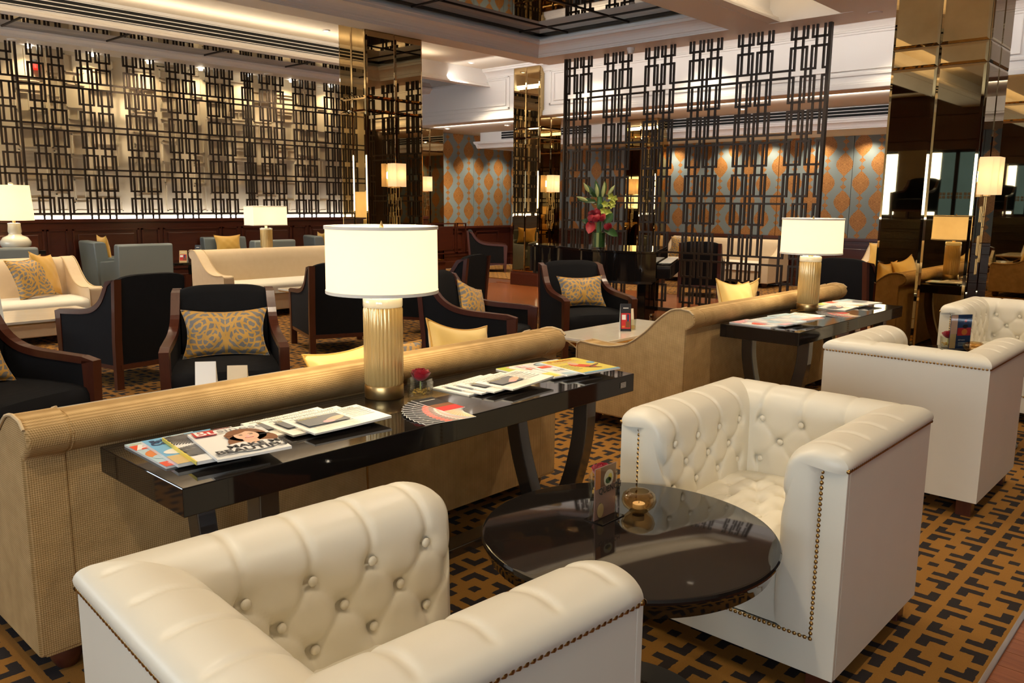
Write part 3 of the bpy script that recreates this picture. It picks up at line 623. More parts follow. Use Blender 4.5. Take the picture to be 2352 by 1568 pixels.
def sconce(label, loc, rz, k=1.0):
    # local -y is outward from the face
    t = thing('wall_sconce', label, 'wall lamp', loc, rz, 'linked-ring wall sconces'); w, d, h = 0.115*k, 0.16*k, 0.30*k
    pts = [(-w, -0.02), (-w, -d*0.75), (-w*0.72, -d), (w*0.72, -d), (w, -d*0.75), (w, -0.02)]
    g = G(); inner = [(p[0]*0.97, p[1]*0.97) for p in pts]
    for i in range(5):
        a, b, c, e = pts[i], pts[i+1], inner[i+1], inner[i]; g.prism([a, b, c, e], 'z', 0, h)
    g.build('sconce_shade', SHADE_S, t)
    G().box(-0.03*k, 0.03*k, -0.03, 0.0, -0.02, 0.10).build('back_plate', BRASS, t, bevel=0.003)
    G().tube([(0, -0.02, 0.02), (0, -0.07*k, 0.03), (0, -0.07*k, 0.12)], 0.007, 8).build('arm', BRASS, t); G().box(-0.035*k, 0.035*k, -0.09*k, -0.05*k, -0.012, -0.002).build('cross_bar', BRASS, t)
    for (cx, z1, z0, ww, y) in ((0.02, -0.01, -0.18, 0.06, -0.06), (-0.025, -0.09, -0.23, 0.055, -0.045), (0.055, -0.14, -0.30, 0.06, -0.05), (0.01, -0.26, -0.40, 0.05, -0.06), (-0.02, -0.33, -0.50, 0.05, -0.045), (0.03, -0.38, -0.56, 0.05, -0.055), (0.0, -0.52, -0.66, 0.05, -0.045)):
        b = 0.0035*k; a0, a1 = cx*k-ww*k/2, cx*k+ww*k/2
        G().box(a0, a0+2*b, y-b, y+b, z0*k, z1*k).box(a1-2*b, a1, y-b, y+b, z0*k, z1*k).box(a0, a1, y-b, y+b, z0*k, z0*k+2*b).box(a0, a1, y-b, y+b, z1*k-2*b, z1*k).build('ring_link', BRASS, t)
    lamp('POINT', 'sconce_bulb', (0, -0.09*k, 0.15*k), 2.2, WARM, 0.06, parent=t); return t
sconce('brass ring-link sconce with boxy shade on the first mirror column', (7.12, 8.69, 1.70), 0)
sconce('smaller-looking ring-link sconce on the mirror column beside the medallion wallpaper', (11.70, 13.27, 1.73), 0)
sconce('brass ring-link sconce on the narrow mirror column behind the piano', (11.60, 9.73, 1.70), 0)
sconce('large brass sconce of linked rings on the right-hand mirror column', (7.66, 1.82, 1.60), 0, 1.0)

# ---------------------------------------------------------------- cream tufted tub chair
W, D, H, TH = 0.79, 0.78, 0.752, 0.185
PROF = spline([(-0.002, 0.745), (-0.006, 0.762), (0.004, 0.782), (0.03, 0.798), (0.075, 0.806), (0.12, 0.800), (0.16, 0.781), (0.186, 0.745), (0.194, 0.69), (0.196, 0.60), (0.196, 0.52), (0.196, 0.44)], 64)
def tuft(pts2, a, b, segs, D0=0.016, s0=0.020, c0=0.0055, w0=0.009):
    d = 0.0
    for (p, q) in pts2:
        r2 = (a-p)**2+(b-q)**2
        if r2 < 0.012: d -= D0*math.exp(-r2/(2*s0*s0))
    for (p, q, r, s) in segs:
        dx, dy = r-p, s-q; L2 = dx*dx+dy*dy; t = max(0, min(1, ((a-p)*dx+(b-q)*dy)/L2)); r2 = (a-p-t*dx)**2+(b-q-t*dy)**2
        if r2 < 0.002: d -= c0*math.exp(-r2/(w0*w0))
    return d
ZB = [(0.690, 0), (0.610, 1), (0.530, 0)]
def seg_list(centers, pitch):
    rows = []
    for z, odd in ZB: rows.append((z, [c+(pitch/2 if odd else 0) for c in centers]))
    pts = [(c, z) for z, cs in rows for c in cs]; segs = []
    for (z1, c1), (z2, c2) in zip(rows[:-1], rows[1:]):
        for a in c1:
            for b in c2:
                if abs(a-b) < pitch*0.6: segs.append((a, z1, b, z2))
    for c in rows[0][1]: segs.append((c, 0.690, c, 0.90))
    for c in rows[-1][1]: segs.append((c, 0.530, c, 0.40))
    return pts, segs
sA = np.concatenate([[0], np.cumsum(np.linalg.norm(np.diff(PROF, axis=0), axis=1))])
def pad(kind, NU):
    # kind: 'L','R' arm or 'B' back; returns grid, and button positions
    if kind == 'B': pts, segs = seg_list([0.09, 0.243, 0.395-0.0, 0.547, 0.70], 0.153)
    else: pts, segs = seg_list([0.26, 0.413, 0.566, 0.719], 0.153)
    P = []; btn = []
    def place(u, n, z):
        if kind == 'B': return (n+(W-2*n)*u, n, z)
        y = D+(n-D)*u
        return ((n if kind == 'L' else W-n), y, z)
    for i in range(NU+1):
        u = i/NU; row = []
        for k, (n, z) in enumerate(PROF):
            al = (n+(W-2*n)*u) if kind == 'B' else D+(n-D)*u
            zz = z if n > 0.185 else 0.75+max(0, (0.2-n))*0.9
            edge = (min(u, 1-u)*(W-2*n)) if kind == 'B' else (1-u)*(D-n); fade = min(1.0, edge/0.05); fade = fade*fade*(3-2*fade)
            d = fade*tuft(pts, al, zz, segs) if n > 0.01 else 0
            k0 = max(0, k-1); k1 = min(len(PROF)-1, k+1); t = PROF[k1]-PROF[k0]; t = t/np.linalg.norm(t); nn = np.array([-t[1], t[0]])
            if nn[1] < 0 and k < 30: nn = -nn
            if k >= 30 and nn[0] < 0: nn = -nn
            if kind != 'B' and al > D-0.05:   # ease the front end over
                e = ((al-(D-0.05))/0.05)**2; n2 = n+(0.10-n)*0.06*e; z2 = z-0.010*e if z > 0.7 else z
            else: n2, z2 = n, z
            n2 += nn[0]*d; z2 += nn[1]*d; row.append(place(u, n2, z2))
        P.append(row)
    for (c, z) in pts:
        n = 0.196-0.014
        lo, hi = (n, W-n) if kind == 'B' else (n, D-0.03)
        if lo+0.03 < c < hi-0.02: btn.append(((c, n, z) if kind == 'B' else ((n if kind == 'L' else W-n), c, z), (0, 1, 0) if kind == 'B' else ((1, 0, 0) if kind == 'L' else (-1, 0, 0))))
    return P, btn
def button_mesh():
    return G().lathe([(0.0115, 0.0), (0.0115, 0.003), (0.009, 0.006), (0.005, 0.0075), (0.0005, 0.008)], 12, cap=False).mesh('button', WHITE_L, 60)
def tub_chair():
    # local: x across 0..W, y from back 0 to front D (seat opens to +y); origin at back left corner on the floor
    t = thing('tub_chair', 'x', 'armchair', (0, 0, 0), 0, 'cream button-tufted tub chairs'); B = 0.075; z0 = 0.085
    g = G(); g.prism([(0, 0), (W, 0), (W, D-0.021), (W-0.02, D-0.021), (W-0.02, 0.02), (0.02, 0.02), (0.02, D-0.021), (0, D-0.021)], 'z', z0, H)
    g.box(0.02, W-0.02, 0.02, D-0.02, z0, z0+0.02); g.build('outer_shell', WHITE_L, t)
    g = G().prism([(0, z0), (W, z0), (W, H), (W-B, H), (W-B, 0.20), (B, 0.20), (B, H), (0, H)], 'y', D-0.02, D); g.build('front_frame', WHITE_L, t, bevel=0.002)
    bm_ = button_mesh(); R = {(0, 1, 0): (-PI/2, 0, 0), (1, 0, 0): (0, PI/2, 0), (-1, 0, 0): (0, -PI/2, 0), (0, 0, 1): (0, 0, 0)}
    for kind, NU, nm in (('B', 96, 'back_pad'), ('L', 96, 'arm_pad'), ('R', 96, 'arm_pad')):
        P, btn = pad(kind, NU); g = G().grid(P)
        if kind != 'B':
            low = [(0.196, 0.32), (0.193, 0.25), (0.185, 0.212), (0.165, 0.203), (0.12, 0.203), (0.078, 0.204), (0.076, 0.35), (0.076, 0.5), (0.076, 0.62), (0.076, 0.715), (0.066, 0.745), (0.03, 0.745)]
            row = list(P[0])+[((n_ if kind == 'L' else W-n_), D, z_) for n_, z_ in low]; row.append(row[0]); c = np.array([0.135 if kind == 'L' else W-0.135, D, 0.753]); cap = [[tuple(np.array(p)*(1-s)+c*s+np.array([0, 0.026*(1-(1-s)**4), 0])) for p in row] for s in (0, 0.04, 0.10, 0.2, 0.4, 0.7, 1.0)]
            g.grid(cap)
        o = g.build(nm, WHITE_L, t, smooth=60)
        for p, n in btn: link('button', bm_, o, loc=p, rot=R[n])
    # seat
    x0, x1, y0 = 0.19, W-0.19, 0.19; prof = spline([(y0, 0.47), (0.30, 0.487), (0.50, 0.487), (0.66, 0.475), (0.735, 0.455), (0.768, 0.42), (0.772, 0.36), (0.772, 0.28), (0.768, 0.205)], 84)
    NX = 70; P = []; bs = [(0.395+0.11*(i-1)+(0.055 if r % 2 else 0), 0.30+0.105*r) for r in range(4) for i in range(-1, 4) if abs(0.11*(i-1)+(0.055 if r % 2 else 0)) < 0.19]
    sg = [(a[0], a[1], b[0], b[1]) for a in bs for b in bs if 0 < b[1]-a[1] < 0.12 and abs(a[0]-b[0]) < 0.07]
    pl = [0.30, 0.395, 0.49]
    for i in range(NX+1):
        xx = x0-0.02+(x1-x0+0.04)*i/NX; row = []
        for (y, z) in prof:
            fr = z < 0.44 and y > 0.7
            if fr:
                d = -0.004*sum(math.exp(-((xx-p)/0.006)**2) for p in pl); row.append((xx, y+d, z))
            else:
                d = tuft(bs, xx, y, sg, 0.024, 0.022, 0.008); row.append((xx, y, z+d+0.012*math.cos((xx-0.395)/0.22*PI/2)))
        P.append(row)
    o = G().grid(P).build('seat', WHITE_L, t, smooth=60)
    for (a, b) in bs: link('button', bm_, o, loc=(a, b, 0.470), rot=(0, 0, 0))
    # nail heads
    g = G(); r = 0.0074
    def nail(x, y, z, n):
        N = Vector(n); A = N.orthogonal().normalized(); Bv = N.cross(A); vs = [Vector((x, y, z))+N*r*0.75]
        for k in range(6): vs.append(Vector((x, y, z))+(A*math.cos(k*PI/3)+Bv*math.sin(k*PI/3))*r)
        for k in range(6): vs.append(Vector((x, y, z))+(A*math.cos(k*PI/3)+Bv*math.sin(k*PI/3))*r*0.7+N*r*0.5)
        g.add(vs, [(0, 7+k, 7+(k+1) % 6) for k in range(6)]+[(1+k, 1+(k+1) % 6, 7+(k+1) % 6, 7+k) for k in range(6)])
    st = 0.0165
    for k in range(int(W/st)+1): nail(k*st, 0, H-0.006, (0, -1, 0))
    for k in range(int(D/st)+1): nail(0, k*st, H-0.006, (-1, 0, 0)); nail(W, k*st, H-0.006, (1, 0, 0))
    for k in range(int(B/st)+1): nail(k*st, D, H-0.006, (0, 1, 0)); nail(W-k*st, D, H-0.006, (0, 1, 0))
    for k in range(int((H-0.20)/st)): nail(B, D, H-0.006-k*st, (0, 1, 0)); nail(W-B, D, H-0.006-k*st, (0, 1, 0))
    for k in range(int((W-2*B)/st)+1): nail(B+k*st, D, 0.20, (0, 1, 0))
    g.build('nail_heads', BRASS_D, t, smooth=60)['kind'] = 'stuff'
    lm = G().prism([(-0.035, -0.035), (0.035, -0.035), (0.035, 0.035), (-0.035, 0.035)], 'z', 0, 0.09).mesh('leg', CHAIRW)
    for x in (0.06, W-0.06):
        for y in (0.06, D-0.07): link('leg', lm, t, loc=(x, y, 0), bevel=0.004)
    return t
ch = tub_chair()
# facing -x: local +y -> -x  (rz = 90 deg), local +x -> +y
ch.location = (3.10, 0.81, 0); ch.rotation_euler = (0, 0, PI/2); ch['label'] = 'cream tufted tub chair opening onto the nearest round table, seat in full view'
copy_tree(ch, 'nearest cream tufted tub chair, cut off by the lower picture edge', (0.535, 1.645, 0), -PI/2+math.radians(-4))
copy_tree(ch, 'cream tub chair turned away, plain back and nailed top edge showing', (4.30, 1.68, 0), -PI/2)
copy_tree(ch, 'farthest cream tufted tub chair, before the large mirror column', (7.28, 0.92, 0), PI/2)

# ---------------------------------------------------------------- round lacquer tables
def round_table(label, loc, R=0.42):
    t = thing('round_table', label, 'table', loc, 0, 'round black lacquer tables')
    G().lathe([(0.02, 0.505), (R-0.04, 0.505), (R-0.02, 0.512), (R-0.012, 0.535), (R-0.004, 0.55), (R, 0.556), (R, 0.562), (R-0.004, 0.568), (R-0.012, 0.570), (0.001, 0.570)], 96, cap=False).build('table_top', LACQ, t, smooth=30)
    G().lathe([(0.055, 0.03), (0.05, 0.06), (0.045, 0.28), (0.06, 0.48), (0.12, 0.508)], 32, cap=False).build('pedestal', LACQ, t, smooth=60)
    G().lathe([(0.001, 0.0), (0.26, 0.0), (0.26, 0.015), (0.08, 0.03), (0.001, 0.03)], 64, cap=False).build('base_plate', LACQ, t, smooth=30)
    return t
round_table('round black lacquer table between the two nearest cream tub chairs', (1.885, 1.265, 0), 0.425)
round_table('round black lacquer table between the two farther cream tub chairs', (5.80, 1.27, 0), 0.40)

# ---------------------------------------------------------------- console tables
def console(label, x0, x1, y0, y1):
    t = thing('console_table', label, 'table', (x0, y0, 0), 0, 'black lacquer consoles behind the tan sofas'); L, Dp = x1-x0, y1-y0
    G().box(0, L, 0, Dp, 0.668, 0.75).build('table_top', [LACQ], t, bevel=0.003)
    def leg(sx, front):
        yc = Dp/2; a = spline([(Dp-0.07, 0.668), (Dp-0.075, 0.52), (Dp-0.11, 0.35), (Dp-0.17, 0.18), (yc+0.05, 0.05)], 18)
        path = [(p[0], p[1]) if not front else (Dp-p[0], p[1]) for p in a]
        G().band(path, 0.075, sx, sx+0.065).build('leg', LACQ_E, t, bevel=0.004)
    for sx in (0.24, L-0.30):
        leg(sx, False); leg(sx, True)
        G().box(sx, sx+0.065, Dp/2-0.14, Dp/2+0.14, 0, 0.055).build('foot', LACQ, t, bevel=0.004)
    G().box(0.30, L-0.30, Dp/2+0.10, Dp/2+0.20, 0, 0.045).build('stretcher', LACQ_E, t, bevel=0.004)
    return t
console('long black lacquer console in front, with lamp, rose glass and magazines', 0.935, 3.03, 2.03, 2.575)
console('second black lacquer console at the right, with lamp and magazines', 4.72, 6.60, 2.0, 2.52)
t = thing('asset_tag', 'small silver asset sticker on the near console edge', 'sticker', (2.945, 2.0285, 0.71)); G().box(-0.02, 0.02, -0.0006, 0, -0.012, 0.012).build('sticker_face', CHROME, t)
g = G()
for k in range(3): g.box(-0.017, 0.017, -0.001, -0.0006, -0.009+0.007*k, -0.006+0.007*k)
g.build('sticker_print', INKG, t)
t = thing('side_table', 'dark lacquer side table hidden behind the long beige sofa under the square-shade lamp', 'table', (6.51, 10.90, 0)); G().box(-0.6, 0.6, -0.2, 0.2, 0.72, 0.78).build('table_top', LACQ, t, bevel=0.004)
for sx in (-0.5, 0.5): G().box(sx-0.03, sx+0.03, -0.2, 0.2, 0, 0.72).build('leg', LACQ, t)
t = thing('side_table', 'dark side table under the ivory ceramic lamp', 'table', (3.5, 12.65, 0)); G().box(-0.6, 0.5, -0.25, 0.25, 0.74, 0.80).build('table_top', LACQ, t, bevel=0.004)
for sx in (-0.5, 0.4): G().box(sx-0.03, sx+0.03, -0.2, 0.2, 0, 0.74).build('leg', LACQ, t)
# ---------------------------------------------------------------- sofas (local: x along 0..L, y from back 0 to front, seat opens to +y)
def sofa(label, loc, rz, L=2.5, body=None, group='scoop-armed tan sofas'):
    body = body or SOFA_B; t = thing('sofa', label, 'sofa', loc, rz, group); Dp = 0.86; T = 0.13
    sec = [(0.022, 0.09), (0.022, 0.735), (-0.010, 0.75), (-0.033, 0.775), (-0.040, 0.805), (-0.028, 0.835), (0.002, 0.852), (0.05, 0.858), (0.10, 0.855), (0.145, 0.835), (0.175, 0.79), (0.20, 0.70), (0.225, 0.44), (0.225, 0.09)]
    G().prism(sec, 'x', 0.02, L-0.02).build('backrest', [body], t, smooth=50)
    up = [tuple(p) for p in spline([(0.06, 0.865), (0.13, 0.85), (0.22, 0.785), (0.32, 0.69), (0.45, 0.60), (0.60, 0.565), (0.74, 0.565), (0.83, 0.572), (0.86, 0.555)], 26)]
    arm = [(0.02, 0.09), (0.02, 0.735), (-0.012, 0.75), (-0.035, 0.775), (-0.042, 0.805), (-0.030, 0.835), (0.0, 0.857)]+up+[(0.865, 0.53), (0.865, 0.09)]
    for s, x0 in ((0, 0.0), (1, L-T)):
        a = G().prism(arm, 'x', x0, x0+T).build('arm', body, t, smooth=50, bevel=0.012, seg=3)
        xo = x0-0.002 if s == 0 else x0+T+0.002
        top = [(xo, y, z) for y, z in arm[5:]]
        G().tube(top, 0.0055, 6).build('piping', PIPING, a)
        xi = x0+T if s == 0 else x0
        G().tube([(xi, y, z) for y, z in arm[8:]], 0.005, 6).build('piping', PIPING, a)
    gs = G()
    prof = spline([(0.20, 0.40), (0.21, 0.435), (0.30, 0.455), (0.55, 0.462), (0.78, 0.452), (0.85, 0.43), (0.862, 0.37), (0.855, 0.32), (0.82, 0.31), (0.30, 0.31)], 40)
    gs.prism([tuple(p) for p in prof], 'x', T+0.004, L-T-0.004); gs.build('seat_cushion', SOFA_S if body is SOFA_V else body, t, smooth=50)
    G().box(T-0.02, L-T+0.02, 0.05, 0.84, 0.09, 0.31).build('base', body, t, bevel=0.01)
    fm = G().lathe([(0.028, 0), (0.045, 0.03), (0.055, 0.06), (0.045, 0.09)], 16).mesh('bun_foot', CHAIRW, 50)
    for x in (0.10, L-0.10):
        for y in (0.10, 0.77): link('bun_foot', fm, t, loc=(x, y, 0))
    for xo in (T, L-T): G().tube([(xo, p[0], p[1]) for p in sec[1:9]], 0.002, 6).build('back_seam', body, t)
    return t
S1 = sofa('nearest tan woven sofa seen from behind, backed by the long black console', (0.74, 2.63, 0), 0, 2.50)
sofa('second tan sofa at the right seen from its side, behind the second console', (4.40, 2.56, 0), 0, 2.46)
sofa('long beige sofa facing the camera behind the big lamp, centre left', (7.60, 10.34, 0), PI, 2.55, SOFA_V, 'beige sofas facing the camera')
sofa('beige sofa at the left edge with two cushions in its corner', (3.50, 10.08, 0), PI, 2.5, SOFA_V, 'beige sofas facing the camera')
sofa('beige sofa against the wallpaper seen through the lattice screen', (14.90, 6.60, 0), PI/2, 2.45, SOFA_V, 'beige sofas along the far wallpaper')
sofa('beige sofa end with two cushions left of the large mirror column', (14.90, 2.55, 0), PI/2, 2.55, SOFA_V, 'beige sofas along the far wallpaper')

# ---------------------------------------------------------------- black armchairs with wooden frames (origin rear centre, seat opens to +y)
def armchair():
    t = thing('armchair', 'x', 'armchair', (0, 0, 0), 0, 'black wood-framed armchairs'); Dp = 0.82
    tap = lambda y: 0.31+0.045*y/Dp
    cap = spline([(0.045, 0.885), (0.10, 0.80), (0.175, 0.70), (0.28, 0.635), (0.42, 0.605), (0.60, 0.592), (0.80, 0.580)], 22)
    path = [(0.03, 0.0), (0.02, 0.40), (-0.025, 0.885)]+[tuple(p) for p in cap[1:]]+[(0.795, 0.0)]
    for s in (-1, 1):
        g = G(); n = len(path); w = 0.058; tk = 0.042; P = []
        g.band(path, tk, -w/2, w/2)
        for i, v in enumerate(g.v):
            g.v[i] = (v[0]+s*tap(v[1]), v[1], v[2])
        fr = g.build('side_frame', CHAIRW, t, bevel=0.004)
        poly = [(0.04, 0.20), (0.035, 0.40), (0.0, 0.865)]+[(p[0]-0.01, p[1]-0.02) for p in cap[1:]]+[(0.775, 0.56), (0.775, 0.20)]
        g = G().prism(poly, 'x', -0.022, 0.022)
        g.v = [(v[0]+s*tap(v[1]), v[1], v[2]) for v in g.v]; g.build('side_panel', BLACK_F, t, bevel=0.006)
        g = G().box(-0.02, 0.02, 0.03, 0.80, 0.165, 0.205); g.v = [(v[0]+s*tap(v[1]), v[1], v[2]) for v in g.v]; g.build('side_rail', CHAIRW, t)
    # back: gently arched top, raked
    P = []
    for (dy, ) in ((0.0,), (0.10,)): pass
    g = G(); NU = 14; top = lambda u: 0.885+0.030*(1-u**4); prof = []
    for k in range(NU+1):
        u = -1+2*k/NU; h = top(u); x = u*0.285; row = []
        for (y, z) in ((0.018, 0.20), (0.005, 0.55), (-0.022, h-0.03), (-0.012, h-0.006), (0.02, h), (0.06, h-0.012), (0.085, h-0.05), (0.125, 0.60), (0.165, 0.42), (0.165, 0.20)): row.append((x, y, z))
        P.append(row)
    g.grid(P); nv = len(P[0]); g.f += [tuple(range(nv)), tuple(range(NU*nv, NU*nv+nv))[::-1]]; g.m += [0, 0]
    g.build('backrest', BLACK_F, t, smooth=50)
    G().box(-0.30, 0.30, 0.0, 0.035, 0.165, 0.205).build('rear_rail', CHAIRW, t); G().box(-0.34, 0.34, 0.775, 0.81, 0.165, 0.21).build('front_rail', CHAIRW, t)
    P = []; prof = spline([(0.13, 0.20), (0.14, 0.43), (0.30, 0.445), (0.60, 0.445), (0.77, 0.425), (0.80, 0.38), (0.80, 0.21)], 26)
    g = G()
    for k in range(9):
        u = -1+k/4; P.append([(u*(tap(y)-0.025), y, z+0.012*(1-u*u)*(1 if z > 0.4 else 0)) for y, z in prof])
    g.grid(P); nv = len(P[0]); g.f += [tuple(range(nv)), tuple(range(8*nv, 8*nv+nv))[::-1]]; g.m += [0, 0]; g.build('seat_cushion', BLACK_F, t, smooth=50)
    return t
AC = armchair()
ACS = [((1.154, 5.55, 0), face_rz(0.38, -0.92), 'black armchair cut off at the left edge, its far arm and wood cap in front'),
       ((2.90, 6.62, 0), face_rz(-0.12, 0.99), 'black armchair turned away, wooden rear posts and curved side showing, left'),
       ((2.89, 5.44, 0), face_rz(-0.476, -0.88), 'black armchair facing the camera with a damask cushion, behind the nearest tan sofa'),
       ((4.80, 6.66, 0), face_rz(0.38, 0.92), 'black armchair turned away behind the big lamp shade'),
       ((4.80, 5.32, 0), face_rz(0.46, -0.886), 'black armchair in side view with a damask cushion, just right of the big lamp shade'),
       ((6.66, 6.68, 0), face_rz(-0.36, 0.93), 'black armchair turned away behind the side-view armchair, bluish sheen on its frame'),
       ((6.78, 5.40, 0), face_rz(-0.49, -0.87), 'black armchair facing the camera with damask cushion, in front of the piano'),
       ((12.80, 13.05, 0), face_rz(0.7, -0.7), 'distant black armchair in side view beside the medallion wallpaper'),
       ((11.85, 6.75, 0), face_rz(0.89, 0.45), 'black armchair seen from behind through the lattice screen'),
       ((9.45, 3.55, 0), face_rz(0.97, -0.25), 'black armchair behind the second lamp, left of the large mirror column')]
for k, (l, r, lab) in enumerate(ACS):
    if k == 0: AC.location = l; AC.rotation_euler = (0, 0, r); AC['label'] = lab
    else: copy_tree(AC, lab, l, r)

copy_tree(AC, 'black armchair on the raised ledge by the windows, seen only in the mirror', (-4.85, 5.85, 1.22), face_rz(1, 0.1))
# ---------------------------------------------------------------- slate leather chairs near the lattice wall
def grey_chair():
    t = thing('leather_chair', 'x', 'armchair', (0, 0, 0), 0, 'slate leather box armchairs')
    sec = [(0.0, 0.12), (-0.05, 0.86), (-0.045, 0.89), (-0.02, 0.90), (0.08, 0.90), (0.11, 0.885), (0.12, 0.85), (0.17, 0.42), (0.17, 0.12)]
    G().prism(sec, 'x', -0.37, 0.37).build('backrest', GREY_L, t, smooth=40, bevel=0.015)
    for s in (-1, 1):
        G().prism([(0.14, 0.12), (0.10, 0.66), (0.11, 0.68), (0.70, 0.63), (0.73, 0.61), (0.72, 0.12)], 'x', s*0.31-0.06, s*0.31+0.06).build('arm', GREY_L, t, bevel=0.015)
    G().box(-0.25, 0.25, 0.15, 0.74, 0.28, 0.45).build('seat_cushion', GREY_L, t, bevel=0.03, seg=3); G().box(-0.27, 0.27, 0.08, 0.70, 0.12, 0.29).build('base', GREY_L, t)
    lm = G().box(-0.02, 0.02, -0.02, 0.02, 0, 0.13).mesh('leg', CHROME)
    for x in (-0.3, 0.3):
        for y in (0.06, 0.66): link('leg', lm, t, loc=(x, y, 0))
    return t
GC = grey_chair()
GCS = [((4.93, 11.40, 0), face_rz(0.05, 1), 'slate leather chair with its plain square back to the camera, left'),
       ((4.66, 12.62, 0), face_rz(1, -0.08), 'slate leather chair in side view behind the square-backed one'),
       ((6.92, 12.98, 0), face_rz(-0.05, -1), 'slate leather chair against the mahogany wall with a mustard cushion on its back'),
       ((6.95, 11.42, 0), face_rz(-0.05, 1), 'low slate leather chair just left of the square-shade lamp'),
       ((8.35, 12.50, 0), face_rz(0.9, -0.3), 'slate leather chair with cushion left of the big lamp shade'),
       ((3.22, 11.45, 0), face_rz(0.15, 1), 'slate leather chair at the left edge before the ceramic lamp'),
       ((10.30, 11.75, 0), face_rz(-0.9, 0.3), 'slate leather chair half hidden right of the big lamp shade')]
for k, (l, r, lab) in enumerate(GCS):
    if k == 0: GC.location = l; GC.rotation_euler = (0, 0, r); GC['label'] = lab
    else: copy_tree(GC, lab, l, r)

# ---------------------------------------------------------------- marble tables on brass hoops
def marble_table(label, x0, x1, y0, y1, z=0.50):
    t = thing('marble_table', label, 'table', ((x0+x1)/2, (y0+y1)/2, 0), 0, 'cream marble tables on brass hoops'); hx, hy = (x1-x0)/2, (y1-y0)/2
    G().box(-hx, hx, -hy, hy, z-0.022, z).build('table_top', MARBLE, t, bevel=0.003); G().box(-hx+0.004, hx-0.004, -hy+0.004, hy-0.004, z-0.034, z-0.022).build('brass_edge', BRASS, t)
    for sx in (-1, 1):
        for sg in (-1, 1):
            c = [(sg*(hy*0.86-0.30*math.sin(a)*hy/0.25), z-0.034-(z-0.034)*(a/PI)) for a in [PI*k/16 for k in range(17)]]
            G().band(c, 0.012, sx*(hx-0.16)-0.018, sx*(hx-0.16)+0.018).build('hoop_leg', BRASS, t)
        G().box(sx*(hx-0.16)-0.018, sx*(hx-0.16)+0.018, -hy*0.9, hy*0.9, z-0.046, z-0.034).build('cross_bar', BRASS, t)
    return t
marble_table('cream marble table beside the second tan sofa, with card holder and glass', 4.80, 6.03, 3.50, 4.03)
marble_table('cream marble table hidden behind the nearest tan sofa, folded cards on it', 1.35, 2.75, 3.70, 4.25)
marble_table('cream marble table with brass hoops before the long beige sofa', 5.15, 6.45, 7.85, 8.42)
marble_table('cream marble table beyond the lattice screen before the far sofa', 13.0, 13.5, 6.9, 7.9)
marble_table('cream marble table at the far left before the cushioned beige sofa', 1.4, 2.9, 7.5, 8.3)
t = thing('lacquer_table', 'small black table with framed cards between the slate leather chairs', 'table', (5.95, 12.15, 0)); G().box(-0.4, 0.4, -0.3, 0.3, 0.54, 0.58).build('table_top', LACQ, t, bevel=0.004); G().lathe([(0.2, 0), (0.2, 0.02), (0.05, 0.04), (0.05, 0.54)], 24).build('pedestal', LACQ, t, smooth=40)

# ---------------------------------------------------------------- cushions
def cushion_mesh(w, h, T, m, seedv=0):
    rng = random.Random(seedv); N = 22; g = G(); ph = rng.uniform(0, 6)
    for sgn in (1, -1):
        P = []
        for i in range(N+1):
            u = -1+2*i/N; row = []
            for j in range(N+1):
                v = -1+2*j/N; x = w/2*u*(1-0.14*(1-v*v)); y = h/2*v*(1-0.16*(1-u*u))
                b = max(0, (1-u*u)*(1-v*v))**0.42; wr = 0.004*math.sin(9*u+ph)*math.sin(7*v+ph)*b
                row.append((x, y, sgn*(T/2*b+wr)))
            P.append(row)
        g.grid(P)
    return g.mesh('cushion_cover', m, 60)
def cushion(label, loc, rot, w=0.45, h=0.45, T=0.15, m=None, pip=None, seedv=0):
    o = bpy.data.objects.new('cushion', cushion_mesh(w, h, T, m, seedv)); COL.objects.link(o); o.location = loc; o.rotation_euler = rot; tag(o, label, 'cushion')
    pts = []
    for k in range(80):
        a = k/80*4; s = int(a); f = -1+2*(a-s); u, v = [(f, -1), (1, f), (-f, 1), (-1, -f)][s]
        pts.append((w/2*u*(1-0.14*(1-v*v)), h/2*v*(1-0.16*(1-u*u)), 0))
    G().tube(pts, 0.005, 6, closed=True).build('piping', pip or m, o, smooth=60); return o
def stand(dx, dy, tilt): # cushion standing up facing (dx, dy), leaning back by tilt
    return (math.radians(90-tilt), 0, face_rz(dx, dy)+PI)
cushion('damask cushion in the armchair facing the camera behind the nearest tan sofa', (2.755, 5.185, 0.605), stand(-0.476, -0.88, 20), 0.56, 0.34, 0.13, DAMASK, seedv=1)
cushion('damask cushion in the armchair in front of the piano', (6.62, 5.11, 0.615), stand(-0.49, -0.87, 22), 0.50, 0.33, 0.13, DAMASK, seedv=2)
cushion('damask cushion leaning in the side-view armchair right of the big lamp', (5.02, 5.08, 0.635), (math.radians(70), math.radians(18), face_rz(0.46, -0.886)+PI-0.25), 0.42, 0.34, 0.13, DAMASK, seedv=3)
cushion('damask cushion in the armchair cut off at the left edge', (1.24, 5.28, 0.62), stand(0.38, -0.92, 20), 0.50, 0.36, 0.13, DAMASK, seedv=4)
cushion('pale gold cushion standing tall over the back of the nearest tan sofa', (2.85, 2.96, 0.655), (math.radians(74), math.radians(11), 0.05), 0.46, 0.50, 0.16, YELLOW_P, YELLOW, 5)
cushion('pale gold cushion partly hidden behind the big lamp column', (2.20, 2.93, 0.645), (math.radians(74), math.radians(-5), 0.05), 0.50, 0.48, 0.16, YELLOW_P, YELLOW, 6)
cushion('silver-blue damask cushion peeping between two pale gold ones', (2.52, 3.07, 0.665), (math.radians(72), math.radians(12), 0.1+0), 0.40, 0.38, 0.12, DAMASK, seedv=7)
cushion('pale gold cushion over the back of the second tan sofa', (5.66, 2.88, 0.715), (math.radians(74), math.radians(6), 0.05), 0.58, 0.47, 0.16, YELLOW_P, YELLOW, 8)
